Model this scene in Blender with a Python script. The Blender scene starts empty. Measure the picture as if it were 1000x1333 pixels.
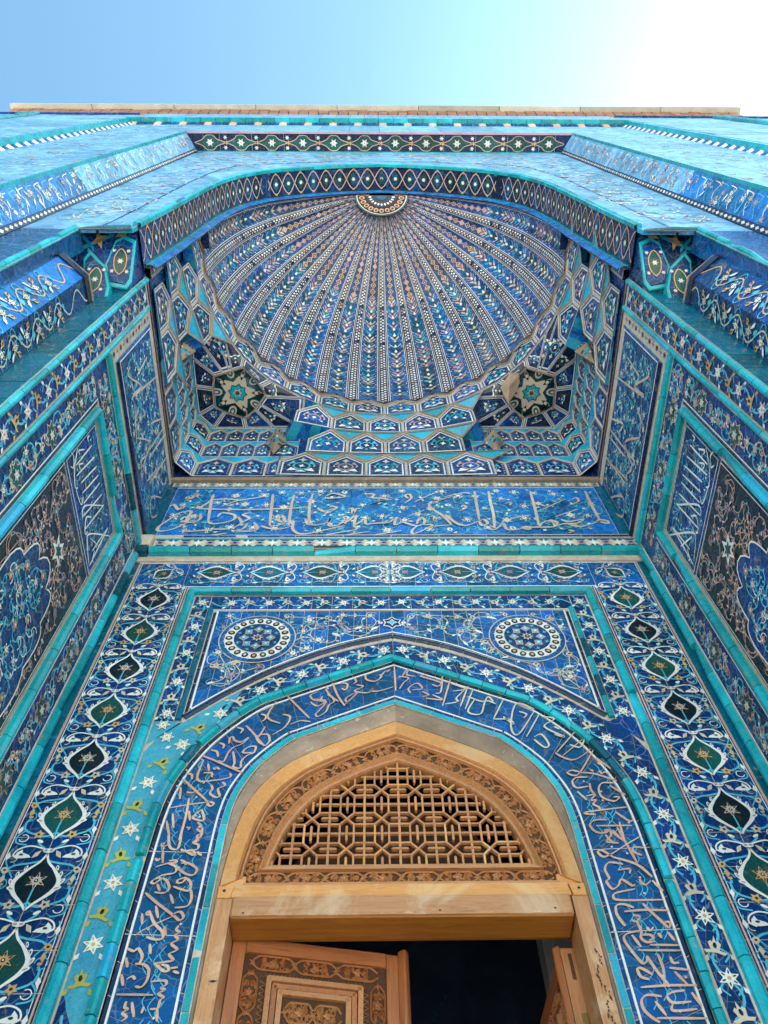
import bpy, math, random
from mathutils import Matrix, Vector
random.seed(7)
R_ = random.Random(11)
S = 2.3          # metres per building unit (camera to back wall)
EYE = 1.5        # camera height above the ground
sc = bpy.context.scene
col = sc.collection

# ---------------------------------------------------------------- camera
def camera_setup():
    f = 1056.4; th = math.radians(61.8); ro = math.radians(-1.71); yw = math.radians(1.83)
    F = Vector((math.sin(yw)*math.cos(th), math.cos(yw)*math.cos(th), math.sin(th)))
    Rr = Vector((math.cos(yw), -math.sin(yw), 0)); U = Rr.cross(F)
    R2 = Rr*math.cos(ro)+U*math.sin(ro); U2 = -Rr*math.sin(ro)+U*math.cos(ro)
    cam = bpy.data.cameras.new('camera'); o = bpy.data.objects.new('camera', cam); col.objects.link(o)
    m = Matrix((R2, U2, -F)).transposed().to_4x4()
    m.translation = Vector((-.0416*S, 0, EYE)); o.matrix_world = m
    cam.sensor_fit = 'VERTICAL'; cam.sensor_height = 24; cam.lens = f/1333*24
    cam.clip_end = 5000; cam.clip_start = .05
    sc.camera = o
camera_setup()

# ---------------------------------------------------------------- sky, sun, exposure
SUN = Vector((1.10, .16, 1.20)).normalized()
elev = math.asin(SUN.z); azim = math.atan2(SUN.x, SUN.y)
w = bpy.data.worlds.new('World'); sc.world = w; w.use_nodes = True
nt = w.node_tree; nt.nodes.clear()
sky = nt.nodes.new('ShaderNodeTexSky'); sky.sky_type = 'NISHITA'; sky.sun_disc = False
sky.sun_elevation = elev; sky.sun_rotation = azim; sky.dust_density = 1.65; sky.air_density = 1.0; sky.ozone_density = .6
bg = nt.nodes.new('ShaderNodeBackground'); bg.inputs[1].default_value = .15
out = nt.nodes.new('ShaderNodeOutputWorld')
tint = nt.nodes.new('ShaderNodeVectorMath'); tint.operation = 'MULTIPLY'; tint.inputs[1].default_value = (.74, 1.05, .97)
nt.links.new(sky.outputs[0], tint.inputs[0]); nt.links.new(tint.outputs[0], bg.inputs[0]); nt.links.new(bg.outputs[0], out.inputs[0])
sl = bpy.data.lights.new('sun', 'SUN'); sl.energy = 5; sl.angle = math.radians(.53); sl.color = (1, .95, .87)
so = bpy.data.objects.new('sun', sl); col.objects.link(so)
so.rotation_euler = SUN.to_track_quat('Z', 'Y').to_euler(); so.location = (20, 10, 40)
sc.view_settings.view_transform = 'Standard'; sc.view_settings.look = 'None'
sc.view_settings.gamma = 1; sc.view_settings.use_curve_mapping = False
sc.view_settings.exposure = 1.48
sc.render.engine = 'CYCLES'
sc.cycles.max_bounces = 8; sc.cycles.diffuse_bounces = 4; sc.cycles.glossy_bounces = 4

# ---------------------------------------------------------------- materials
def nd(nt, t, **k):
    n = nt.nodes.new(t)
    for a, b in k.items(): setattr(n, a, b)
    return n
def mixrgb(nt, fac, a, b, mode='MIX'):
    m = nd(nt, 'ShaderNodeMix', data_type='RGBA', blend_type=mode)
    for s, v in ((0, fac), (6, a), (7, b)):
        if hasattr(v, 'links'): nt.links.new(v, m.inputs[s])
        else: m.inputs[s].default_value = v if s == 0 else (*v, 1) if len(v) == 3 else v
    return m.outputs[2]
def noise(nt, vec, scale, detail=3, rough=.55, dist=0.):
    n = nd(nt, 'ShaderNodeTexNoise'); n.inputs['Scale'].default_value = scale
    n.inputs['Detail'].default_value = detail; n.inputs['Roughness'].default_value = rough
    n.inputs['Distortion'].default_value = dist
    nt.links.new(vec, n.inputs['Vector']); return n.outputs['Fac']
def ramp(nt, fac, a, b):
    r = nd(nt, 'ShaderNodeMapRange'); nt.links.new(fac, r.inputs[0])
    r.inputs[1].default_value = a; r.inputs[2].default_value = b; return r.outputs[0]
def new_mat(name):
    m = bpy.data.materials.new(name); m.use_nodes = True
    nt = m.node_tree; b = nt.nodes['Principled BSDF']; return m, nt, b
def glaze(name, c, c2=None, rough=.2, var=.35, dirt=.25, bump=.12, bscale=26, dirtcol=(.33, .26, .19), spec=.5, joints=0.):
    m, nt, b = new_mat(name)
    geo = nd(nt, 'ShaderNodeNewGeometry'); pos = geo.outputs['Position']
    oi = nd(nt, 'ShaderNodeObjectInfo')
    c2 = c2 or tuple(x*.55 for x in c)
    n1 = noise(nt, pos, 5.5, 5, .6, .4)
    colr = mixrgb(nt, ramp(nt, n1, .34, .68), c, c2)
    hs = nd(nt, 'ShaderNodeHueSaturation')
    mr = nd(nt, 'ShaderNodeMapRange'); nt.links.new(oi.outputs['Random'], mr.inputs[0])
    mr.inputs[3].default_value = 1-var; mr.inputs[4].default_value = 1+var
    nt.links.new(mr.outputs[0], hs.inputs['Value'])
    mh = nd(nt, 'ShaderNodeMapRange'); nt.links.new(oi.outputs['Random'], mh.inputs[0])
    mh.inputs[3].default_value = .49; mh.inputs[4].default_value = .508
    nt.links.new(mh.outputs[0], hs.inputs['Hue'])
    nt.links.new(colr, hs.inputs['Color']); colr = hs.outputs[0]
    n2 = noise(nt, pos, 19, 6, .7, .8)
    dm = nd(nt, 'ShaderNodeMapRange'); nt.links.new(n2, dm.inputs[0])
    dm.inputs[1].default_value = .60; dm.inputs[2].default_value = .66; dm.inputs[4].default_value = dirt
    colr = mixrgb(nt, dm.outputs[0], colr, dirtcol)
    if joints:
        nz = nd(nt, 'ShaderNodeTexNoise'); nz.inputs['Scale'].default_value = 9; nt.links.new(pos, nz.inputs['Vector'])
        ad = nd(nt, 'ShaderNodeVectorMath', operation='MULTIPLY_ADD'); nt.links.new(nz.outputs['Color'], ad.inputs[0]); ad.inputs[1].default_value = (.09, .09, .09); nt.links.new(pos, ad.inputs[2])
        vo = nd(nt, 'ShaderNodeTexVoronoi', feature='DISTANCE_TO_EDGE'); vo.inputs['Scale'].default_value = 17; nt.links.new(ad.outputs[0], vo.inputs['Vector'])
        vf = nd(nt, 'ShaderNodeMapRange'); nt.links.new(vo.outputs['Distance'], vf.inputs[0]); vf.inputs[1].default_value = .012; vf.inputs[2].default_value = .028; vf.inputs[3].default_value = joints; vf.inputs[4].default_value = 0
        colr = mixrgb(nt, vf.outputs[0], colr, (.38, .48, .58))
        vc = nd(nt, 'ShaderNodeTexVoronoi'); vc.inputs['Scale'].default_value = 17; nt.links.new(ad.outputs[0], vc.inputs['Vector'])
        sv = nd(nt, 'ShaderNodeSeparateColor'); nt.links.new(vc.outputs['Color'], sv.inputs[0])
        h2 = nd(nt, 'ShaderNodeHueSaturation'); m2 = nd(nt, 'ShaderNodeMapRange'); nt.links.new(sv.outputs[0], m2.inputs[0]); m2.inputs[3].default_value = .72; m2.inputs[4].default_value = 1.3
        nt.links.new(m2.outputs[0], h2.inputs['Value']); nt.links.new(colr, h2.inputs['Color']); colr = h2.outputs[0]
    n4 = noise(nt, pos, 130, 3, .6)
    sp = ramp(nt, n4, .35, .75); colr = mixrgb(nt, .12, colr, mixrgb(nt, sp, (0, 0, 0), (1, 1, 1)), 'OVERLAY')
    nt.links.new(colr, b.inputs['Base Color'])
    rr = nd(nt, 'ShaderNodeMapRange'); nt.links.new(n2, rr.inputs[0])
    rr.inputs[3].default_value = rough*.6; rr.inputs[4].default_value = min(1, rough*2.2)
    nt.links.new(rr.outputs[0], b.inputs['Roughness'])
    b.inputs['Specular IOR Level'].default_value = spec
    bp = nd(nt, 'ShaderNodeBump'); bp.inputs['Strength'].default_value = bump; bp.inputs['Distance'].default_value = .02
    nt.links.new(noise(nt, pos, bscale, 4, .6), bp.inputs['Height'])
    nt.links.new(bp.outputs[0], b.inputs['Normal'])
    return m
def rough_mat(name, c, c2, scale=8, rough=.85, bump=.4, bs=60, stretch=None, c3=None):
    m, nt, b = new_mat(name)
    if stretch:
        tc = nd(nt, 'ShaderNodeNewGeometry'); mp = nd(nt, 'ShaderNodeMapping'); mp.inputs['Scale'].default_value = stretch
        nt.links.new(tc.outputs['Position'], mp.inputs[0]); pos = mp.outputs[0]
    else: pos = nd(nt, 'ShaderNodeNewGeometry').outputs['Position']
    oi = nd(nt, 'ShaderNodeObjectInfo')
    n1 = noise(nt, pos, scale, 6, .65, .6)
    colr = mixrgb(nt, ramp(nt, n1, .3, .7), c, c2)
    n2 = noise(nt, pos, scale*3.1, 5, .7, 1.5)
    if c3: colr = mixrgb(nt, ramp(nt, n2, .60, .68), colr, c3)
    hs = nd(nt, 'ShaderNodeHueSaturation'); mr = nd(nt, 'ShaderNodeMapRange'); nt.links.new(oi.outputs['Random'], mr.inputs[0])
    mr.inputs[3].default_value = .82; mr.inputs[4].default_value = 1.18
    nt.links.new(mr.outputs[0], hs.inputs['Value']); nt.links.new(colr, hs.inputs['Color'])
    nt.links.new(hs.outputs[0], b.inputs['Base Color'])
    b.inputs['Roughness'].default_value = rough; b.inputs['Specular IOR Level'].default_value = .3
    bp = nd(nt, 'ShaderNodeBump'); bp.inputs['Strength'].default_value = bump; bp.inputs['Distance'].default_value = .01
    nt.links.new(noise(nt, pos, bs, 5, .65), bp.inputs['Height']); nt.links.new(bp.outputs[0], b.inputs['Normal'])
    return m
def wood(name, c, c2, c3, grain=(30, 30, 2.2), rough=.5, wear=None):
    m, nt, b = new_mat(name)
    tc = nd(nt, 'ShaderNodeTexCoord'); mp = nd(nt, 'ShaderNodeMapping'); mp.inputs['Scale'].default_value = grain
    nt.links.new(tc.outputs['Object'], mp.inputs[0]); g = mp.outputs[0]
    oi = nd(nt, 'ShaderNodeObjectInfo')
    wv = noise(nt, g, 1.3, 7, .65, 2.2)
    colr = mixrgb(nt, ramp(nt, wv, .32, .66), c, c2)
    fine = noise(nt, g, 6, 5, .7, .6)
    colr = mixrgb(nt, ramp(nt, fine, .55, .8), colr, c3)
    geo = nd(nt, 'ShaderNodeNewGeometry')
    if wear:
        n2 = noise(nt, geo.outputs['Position'], 3.2, 7, .72, 1.0)
        colr = mixrgb(nt, ramp(nt, n2, .5, .62), colr, wear)
    hs = nd(nt, 'ShaderNodeHueSaturation'); mr = nd(nt, 'ShaderNodeMapRange'); nt.links.new(oi.outputs['Random'], mr.inputs[0])
    mr.inputs[3].default_value = .85; mr.inputs[4].default_value = 1.15
    nt.links.new(mr.outputs[0], hs.inputs['Value']); nt.links.new(colr, hs.inputs['Color'])
    nt.links.new(hs.outputs[0], b.inputs['Base Color'])
    b.inputs['Roughness'].default_value = rough
    bp = nd(nt, 'ShaderNodeBump'); bp.inputs['Strength'].default_value = .35; bp.inputs['Distance'].default_value = .004
    nt.links.new(fine, bp.inputs['Height']); nt.links.new(bp.outputs[0], b.inputs['Normal'])
    return m
M = {}
M['cobalt'] = glaze('cobalt_glaze', (.001, .110, .36), (.001, .055, .21), var=.36, joints=.28, spec=.32)
M['ultra'] = glaze('ultramarine_glaze', (.001, .046, .20), (.001, .024, .10), var=.36, joints=.25, spec=.32)
M['blue'] = glaze('letter_field_blue_glaze', (.001, .080, .25), (.001, .046, .15), var=.28, joints=.18, spec=.32)
M['sky'] = glaze('light_blue_glaze', (.002, .18, .53), (.001, .09, .35), var=.32, joints=.25, spec=.4)
M['navy'] = glaze('navy_glaze', (.003, .017, .075), (.002, .011, .05), var=.4)
M['black'] = glaze('blackish_green_glaze', (.002, .008, .020), (.003, .014, .020), var=.2)
M['turq'] = glaze('turquoise_glaze', (.015, .43, .50), (.0, .26, .33), var=.35, dirt=.7)
M['teal'] = glaze('deep_teal_glaze', (.0, .12, .18), (.0, .07, .13), var=.35, dirt=.7)
M['green'] = glaze('dark_green_glaze', (.005, .085, .075), (.006, .05, .045), var=.3)
M['cyan'] = glaze('cyan_vine_glaze', (.12, .52, .66), (.06, .38, .55), var=.15)
M['pale'] = glaze('sky_sheen_faded_glaze', (.20, .44, .68), (.08, .27, .54), rough=.28, var=.3, bump=.45, bscale=18, joints=.8)  # base lightened to paint sky sheen onto the faded tiles
M['aqua'] = glaze('bright_aqua_glaze', (.02, .40, .58), (.01, .27, .44), var=.25, dirt=.5)
M['beige'] = glaze('beige_letter_glaze', (.66, .53, .45), (.52, .40, .33), rough=.35, var=.1)
M['white'] = glaze('white_glaze', (.86, .84, .81), (.72, .68, .64), rough=.28, var=.08)
M['cream'] = glaze('cream_glaze', (.66, .56, .43), (.55, .45, .34), rough=.3, var=.1)
M['tan'] = glaze('ochre_glaze', (.66, .40, .15), (.52, .30, .11), rough=.3, var=.15)
M['peach'] = glaze('unglazed_peach_line', (.68, .43, .32), (.55, .32, .22), rough=.55, var=.12)
M['pink'] = glaze('mauve_glaze', (.48, .33, .38), (.36, .24, .33), rough=.3, var=.15)
M['yellow'] = glaze('yellow_green_glaze', (.50, .47, .07), (.40, .36, .06), var=.1)
M['patch'] = glaze('restored_turquoise_plaster', (.06, .38, .50), (.03, .27, .42), rough=.45, var=.05, bump=.5, bscale=30)
M['grout'] = rough_mat('grout', (.58, .50, .42), (.40, .32, .25), 20)
M['plaster'] = rough_mat('weathered_plaster', (.38, .27, .20), (.22, .15, .11), 7, c3=(.48, .39, .31))
M['clay'] = rough_mat('bare_clay', (.36, .25, .18), (.20, .14, .11), 14, c3=(.10, .08, .07))
M['stone'] = rough_mat('pale_stone', (.66, .60, .52), (.56, .50, .42), 3)
M['brick'] = rough_mat('pink_brick', (.40, .22, .16), (.30, .16, .12), 9)
M['cap'] = rough_mat('grey_coping', (.50, .48, .43), (.36, .34, .30), 4)
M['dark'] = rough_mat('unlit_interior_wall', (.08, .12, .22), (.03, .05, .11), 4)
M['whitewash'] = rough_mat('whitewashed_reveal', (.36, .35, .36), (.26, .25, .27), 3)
M['woodA'] = wood('honey_wood', (.72, .33, .095), (.58, .24, .06), (.26, .11, .04), wear=(.68, .38, .16))
M['woodB'] = wood('pale_scuffed_wood', (.64, .31, .13), (.46, .20, .08), (.18, .08, .04), wear=(.68, .42, .25))
M['woodC'] = wood('red_brown_wood', (.46, .165, .055), (.33, .105, .035), (.12, .045, .02))
M['woodD'] = wood('carved_wood', (.60, .27, .105), (.44, .18, .07), (.12, .05, .025), rough=.42)
M['woodE'] = wood('orange_stained_wood', (.40, .155, .02), (.30, .10, .015), (.14, .05, .01), rough=.35)
for k_ in 'ABCDE':
    for sfx, gr in (('h', (2.0, 24, 24)), ('v', (24, 2.0, 24))):
        mm = M['wood'+k_].copy(); mm.name = M['wood'+k_].name+('_along' if sfx == 'h' else '_upright')
        for n_ in mm.node_tree.nodes:
            if n_.type == 'MAPPING': n_.inputs['Scale'].default_value = gr
        M['wood'+k_+sfx] = mm
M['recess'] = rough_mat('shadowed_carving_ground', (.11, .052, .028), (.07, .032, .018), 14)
m, nt2, b2 = new_mat('brass'); b2.inputs['Base Color'].default_value = (.55, .38, .12, 1); b2.inputs['Metallic'].default_value = 1; b2.inputs['Roughness'].default_value = .38
M['brass'] = m

# ---------------------------------------------------------------- mesh and vector drawing helpers
class MB:
    def __init__(s, mp=None): s.v = []; s.f = []; s.m = []; s.mats = []; s.mp = mp
    def mi(s, mat):
        if mat not in s.mats: s.mats.append(mat)
        return s.mats.index(mat)
    def add(s, pts):
        k = len(s.v)
        for p in pts:
            p = s.mp(*p) if s.mp else p
            s.v.append((p[0]*S, p[1]*S, p[2]*S))
        return k
    def poly(s, pts, h, mat):
        k = s.add([(p[0], p[1], h) for p in pts]); s.f.append(tuple(range(k, k+len(pts)))); s.m.append(s.mi(mat))
    def quad3(s, pts, mat):
        k = s.add(pts); s.f.append(tuple(range(k, k+len(pts)))); s.m.append(s.mi(mat))
    def fan(s, c, pts, mat):
        k = s.add([c]+list(pts)); n = len(pts); i = s.mi(mat)
        for j in range(n-1): s.f.append((k, k+1+j, k+2+j)); s.m.append(i)
    def stroke(s, pts, w, h, mat, taper=0, closed=False, ridge=0):
        P = [Vector(p[:2]) for p in pts]; n = len(P)
        if n < 2: return
        if closed: P.append(P[0]); n += 1
        L = []; Rr = []
        i = s.mi(mat)
        for j in range(n):
            a = P[max(j-1, 0)] if not closed or 0 < j < n-1 else P[n-2 if j == 0 else j-1]
            b = P[min(j+1, n-1)] if not closed or 0 < j < n-1 else P[1]
            d = b-a
            if d.length < 1e-9: d = Vector((1, 0))
            d.normalize(); nn = Vector((-d.y, d.x))
            ww = w[j] if isinstance(w, (list, tuple)) else w
            if taper:
                t = j/(n-1); e = min(t, 1-t)*n
                if e < taper: ww = ww*(.25+.75*e/taper)
            L.append(P[j]+nn*ww/2); Rr.append(P[j]-nn*ww/2)
        if ridge:
            k = s.add([(l.x, l.y, h) for l in L]+[(p.x, p.y, h+ridge) for p in P]+[(r.x, r.y, h) for r in Rr])
            for j in range(n-1):
                s.f.append((k+j, k+n+j, k+n+j+1, k+j+1)); s.m.append(i)
                s.f.append((k+n+j, k+2*n+j, k+2*n+j+1, k+n+j+1)); s.m.append(i)
        else:
            k = s.add([(l.x, l.y, h) for l in L]+[(r.x, r.y, h) for r in Rr])
            for j in range(n-1): s.f.append((k+j, k+n+j, k+n+j+1, k+j+1)); s.m.append(i)
    def slab(s, pts, h0, h1, mat, bev=.0006, side=None):
        n = len(pts); cx = sum(p[0] for p in pts)/n; cy = sum(p[1] for p in pts)/n
        top = []
        for x, y in pts:
            dx, dy = cx-x, cy-y; l = math.hypot(dx, dy) or 1
            top.append((x+dx/l*bev*1.4, y+dy/l*bev*1.4, h1))
        mid = [(x, y, h1-bev) for x, y in pts]; bot = [(x, y, h0) for x, y in pts]
        k = s.add(top+mid+bot); i = s.mi(mat); i2 = s.mi(side or mat)
        s.f.append(tuple(range(k, k+n))); s.m.append(i)
        for j in range(n):
            j2 = (j+1) % n
            s.f.append((k+j2, k+j, k+n+j, k+n+j2)); s.m.append(i)
            s.f.append((k+n+j2, k+n+j, k+2*n+j, k+2*n+j2)); s.m.append(i2)
    def box(s, x0, x1, y0, y1, z0, z1, mat):
        k = s.add([(x, y, z) for z in (z0, z1) for y in (y0, y1) for x in (x0, x1)]); i = s.mi(mat)
        for f in ((0, 2, 3, 1), (4, 5, 7, 6), (0, 1, 5, 4), (2, 6, 7, 3), (0, 4, 6, 2), (1, 3, 7, 5)):
            s.f.append(tuple(k+a for a in f)); s.m.append(i)
    def prism(s, path, prof, mat, cap=True, flip=False):
        """sweep: path = list of (u,v) stations given as functions of profile fraction -> list of rings"""
        n = len(path); m_ = len(prof); i = s.mi(mat)
        k = s.add([p for ring in path for p in ring])
        for a in range(n-1):
            for b in range(m_-1):
                s.f.append((k+a*m_+b, k+(a+1)*m_+b, k+(a+1)*m_+b+1, k+a*m_+b+1)); s.m.append(i)
        if cap:
            s.f.append(tuple(range(k, k+m_))); s.m.append(i)
            s.f.append(tuple(range(k+(n-1)*m_, k+n*m_))[::-1]); s.m.append(i)
    def mesh(s, name):
        me = bpy.data.meshes.new(name); me.from_pydata(s.v, [], s.f)
        for mm in s.mats: me.materials.append(M[mm])
        me.polygons.foreach_set('material_index', s.m); me.update(); return me
    def build(s, name, parent=None, fix=True):
        if not s.v: return None
        me = s.mesh(name)
        if fix: fixn(me)
        return link(name, me, parent)
def fixn(me): pass
def link(name, me, parent=None, loc=None, rot=0, sca=None):
    o = bpy.data.objects.new(name, me); col.objects.link(o)
    if parent: o.parent = parent
    if loc: o.location = (loc[0]*S, loc[1]*S, loc[2]*S)
    if rot: o.rotation_euler = (0, 0, rot)
    if sca: o.scale = (sca, sca, 1) if not isinstance(sca, tuple) else sca
    return o
def frame(kind, d=0., o=(0, 0)):
    if kind == 'back': U, V, N, O = (1, 0, 0), (0, 0, 1), (0, -1, 0), (o[0], d, o[1])
    elif kind == 'left': U, V, N, O = (0, 1, 0), (0, 0, 1), (1, 0, 0), (-d, o[0], o[1])
    elif kind == 'right': U, V, N, O = (0, -1, 0), (0, 0, 1), (-1, 0, 0), (d, o[0], o[1])
    else: U, V, N, O = (1, 0, 0), (0, 1, 0), (0, 0, 1), (o[0], d, o[1])
    m = Matrix((U, V, N)).transposed().to_4x4(); m.translation = Vector((O[0]*S, O[1]*S, O[2]*S+EYE)); return m
def thing(name, label, cat, fr, group=None, kind=None):
    o = bpy.data.objects.new(name, None); o.empty_display_size = .1; col.objects.link(o)
    o.matrix_world = fr; o['label'] = label; o['category'] = cat
    if group: o['group'] = group
    if kind: o['kind'] = kind
    return o
def smooth(pts, n=6):
    P = [Vector(p) for p in pts]; out = []
    for i in range(len(P)-1):
        a = P[max(i-1, 0)]; b = P[i]; c = P[i+1]; d = P[min(i+2, len(P)-1)]
        for k in range(n):
            t = k/n
            out.append(.5*((2*b)+(c-a)*t+(2*a-5*b+4*c-d)*t*t+(3*b-a-3*c+d)*t**3))
    out.append(P[-1]); return [tuple(p) for p in out]
def resample(pts, n):
    P = [Vector(p) for p in pts]; L = [0]
    for a, b in zip(P, P[1:]): L.append(L[-1]+(b-a).length)
    out = []; j = 0
    for i in range(n+1):
        t = L[-1]*i/n
        while j < len(L)-2 and L[j+1] < t: j += 1
        q = (t-L[j])/max(L[j+1]-L[j], 1e-9); out.append(tuple(P[j].lerp(P[j+1], min(max(q, 0), 1))))
    return out
def plen(pts): return sum(math.dist(a, b) for a, b in zip(pts, pts[1:]))
def star(n, r1, r2, rot=0, cx=0, cy=0):
    return [(cx+(r1 if i % 2 == 0 else r2)*math.cos(rot+math.pi*i/n), cy+(r1 if i % 2 == 0 else r2)*math.sin(rot+math.pi*i/n)) for i in range(2*n)]
def ell(cx, cy, a, b, n=12, rot=0):
    c, s_ = math.cos(rot), math.sin(rot)
    return [(cx+a*math.cos(t)*c-b*math.sin(t)*s_, cy+a*math.cos(t)*s_+b*math.sin(t)*c) for t in (2*math.pi*i/n for i in range(n))]
def arc(cx, cy, r, a0, a1, n=10, ry=None):
    ry = ry or r
    return [(cx+r*math.cos(a0+(a1-a0)*i/n), cy+ry*math.sin(a0+(a1-a0)*i/n)) for i in range(n+1)]
H0, H1, H2, H3, H4 = .003, .0036, .0042, .0048, .0054

# shared motif meshes (unit radius .01 * r)
MOT = {}
def motif(key):
    if key in MOT: return MOT[key]
    kind, _, c = key.partition(':'); cs = c.split(',') if c else []
    b = MB(); h = 0
    if kind == 'flower':           # six petals, pale, with dark eyes
        n = 6
        pet = []
        for i in range(n):
            a = 2*math.pi*i/n
            for da, r in ((-.30, .62), (-.16, .9), (0, 1.08), (.16, .9), (.30, .62)): pet.append((.01*r*math.cos(a+da), .01*r*math.sin(a+da)))
            pet.append((.01*.42*math.cos(a+math.pi/n), .01*.42*math.sin(a+math.pi/n)))
        b.poly(pet, 0, cs[0])
        for i in range(n):
            a = 2*math.pi*i/n; b.poly(ell(.0062*math.cos(a), .0062*math.sin(a), .0023, .0011, 6, a), .0006, cs[1])
        b.poly(ell(0, 0, .0018, .0018, 8), .0006, cs[2])
    elif kind == 'star':           # pointed star flower
        b.poly(star(6, .0112, .0056), 0, cs[0])
        for i in range(6):
            a = math.pi*i/3; b.poly(ell(.006*math.cos(a), .006*math.sin(a), .0022, .0009, 6, a), .0006, cs[1])
        b.poly(ell(0, 0, .002, .002, 8), .0006, cs[2])
    elif kind == 'quat':           # four petals
        pet = []
        for i in range(4):
            a = math.pi*i/2+.78
            for da, r in ((-.45, .7), (-.25, 1.), (0, .86), (.25, 1.), (.45, .7)): pet.append((.01*r*math.cos(a+da), .01*r*math.sin(a+da)))
            pet.append((.0028*math.cos(a+.785), .0028*math.sin(a+.785)))
        b.poly(pet, 0, cs[0])
        for i in range(4):
            a = math.pi*i/2+.78; b.poly(ell(.0058*math.cos(a), .0058*math.sin(a), .0023, .0013, 6, a), .0006, cs[1])
    elif kind == 'lily':           # three-lobed bud with two swept leaves
        b.poly([(-.004, -.004), (-.0062, .003), (-.0035, .0055), (-.0018, .004), (0, .011), (.0018, .004), (.0035, .0055), (.0062, .003), (.004, -.004), (.011, -.0055), (.014, -.0025), (.0085, -.0085), (.002, -.007), (-.002, -.007), (-.0085, -.0085), (-.014, -.0025), (-.011, -.0055)], 0, cs[0])
        b.poly(ell(0, .0005, .0019, .0032, 8), .0006, cs[1])
    elif kind == 'bud':            # almond bud
        b.poly([(-.001, -.006), (-.0052, -.001), (-.0045, .004), (-.001, .0052), (0, .010), (.001, .0052), (.0045, .004), (.0052, -.001), (.001, -.006)], 0, cs[0])
        b.poly(ell(0, .001, .0018, .003, 7), .0006, cs[1])
    elif kind == 'leaf':
        b.poly([(0, -.009), (-.0035, -.002), (-.002, .004), (.0025, .011), (.0035, .002), (.0025, -.004)], 0, cs[0])
    elif kind == 'dot':
        b.poly([(0, -.004), (.004, 0), (0, .004), (-.004, 0)], 0, cs[0])
    elif kind == 'cart':           # tall ogee cartouche with feathered white outline, curls and sprays; height .12
        g = cs[0]; flc = cs[1]
        def half(s):
            return smooth([(0, -.050), (s*.008, -.040), (s*.026, -.022), (s*.031, -.005), (s*.019, .014), (s*.006, .028), (0, .042)], 5)
        rr = half(1); ll = half(-1)
        b.poly(rr+ll[::-1][1:-1], 0, g)
        for s in (1, -1):
            hp = half(s); n = len(hp)
            b.stroke(hp, [(.0032+.0040*math.exp(-((i/n-.42)/.18)**2)) for i in range(n)], .0006, 'white')
            for (x, y, r, a) in ((.031, -.016, .0050, -.6), (.035, -.005, .0046, .1), (.030, .007, .0040, .6), (.022, .018, .0034, .9)):
                b.poly(ell(s*x, y, r*1.35, r*.62, 8, s*(a+1.0)), .0004, 'white'); b.poly(ell(s*x, y, r*.7, r*.26, 6, s*(a+1.0)), .0010, 'pink' if y < 0 else 'green')
            b.stroke(smooth([(0, .046), (s*.012, .052), (s*.030, .056), (s*.044, .050), (s*.048, .040), (s*.040, .034)], 4), .0024, .0006, 'white')
            b.poly([(s*.026, .040), (s*.036, .044), (s*.038, .050), (s*.044, .044), (s*.046, .036), (s*.036, .034), (s*.022, .0355)], .0008, 'white')
            b.poly(ell(s*.037, .0405, .0035, .002, 6), .0014, 'green')
            b.stroke(smooth([(0, -.038), (s*.010, -.044), (s*.022, -.044), (s*.046, -.034), (s*.050, -.020), (s*.046, -.012)], 4), .0032, .0004, 'cyan')
            b.stroke(smooth([(s*.004, .030), (s*.020, .026), (s*.040, .022), (s*.050, .012), (s*.047, .002)], 4), .0032, .0002, 'cyan')
            b.stroke(smooth([(0, .046), (s*.016, .058), (s*.020, .064)], 4), .0032, .0004, 'cyan')
            b.stroke(smooth([(s*.036, .002), (s*.050, .022), (s*.056, .036), (s*.052, .052)], 4), .0020, .0001, 'cyan')
            b.stroke(smooth([(s*.044, -.032), (s*.054, -.044), (s*.052, -.056), (s*.036, -.060)], 4), .0024, .0001, 'cyan')
            b.poly([(s*.0545, .030), (s*.058, .038), (s*.0545, .046), (s*.051, .038)], .0007, 'white'); b.poly([(s*.052, -.026), (s*.057, -.032), (s*.0545, -.041), (s*.050, -.034)], .0007, 'white')
            b.poly([(s*.010, .048), (s*.018, .044), (s*.021, .034), (s*.013, .038)], .0008, 'cream'); b.poly(ell(s*.018, -.054, .0055, .0026, 7, s*.5), .0007, 'white')
            b.stroke(arc(s*.048, -.008, .0085, 0, 5, 9), .0016, .0001, 'cyan'); b.stroke(arc(s*.044, -.048, .0065, 1, 6, 8), .0014, .0001, 'white'); b.stroke(arc(s*.046, .034, .0060, 0, 5, 8), .0014, .0003, 'cream')
            b.poly(ell(s*.047, -.009, .0036, .0024, 7), .0007, 'tan')
            b.poly([(s*.024+q[0], -.042+q[1]) for q in star(5, .0088, .0048, .3*s)], .0009, flc); b.poly(ell(s*.024, -.042, .0022, .0022, 6), .0015, 'black')
            b.poly(ell(s*.050, .014, .0065, .0050, 7, .8), .0009, flc); b.poly(ell(s*.050, .014, .0022, .0018, 6), .0015, 'black')
            b.poly([(s*.047, .006), (s*.052, .002), (s*.050, -.008), (s*.0445, -.002)], .0009, flc)
        b.poly([(x, y-.004) for x, y in star(6, .0150, .0066, math.pi/2)], .0008, flc)
        for i in range(6):
            a = math.pi/6+math.pi*i/3+math.pi/3; b.poly(ell(.0086*math.cos(a), .0086*math.sin(a)-.004, .0030, .0012, 6, a), .0014, 'navy')
        b.poly(ell(0, -.004, .003, .003, 8), .0016, 'navy'); b.poly(ell(0, -.004, .0014, .0014, 6), .0020, 'white')
        b.stroke([(0, -.018), (.001, -.034), (0, -.048)], .0024, .0007, 'cyan')
        b.poly(ell(0, .047, .0085, .0042, 8), .0011, 'white'); b.poly(ell(-.004, .047, .003, .002, 6), .0017, 'pink'); b.poly(ell(.004, .047, .003, .002, 6), .0017, 'pink')
    me = b.mesh(kind); MOT[key] = me; return me
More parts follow.
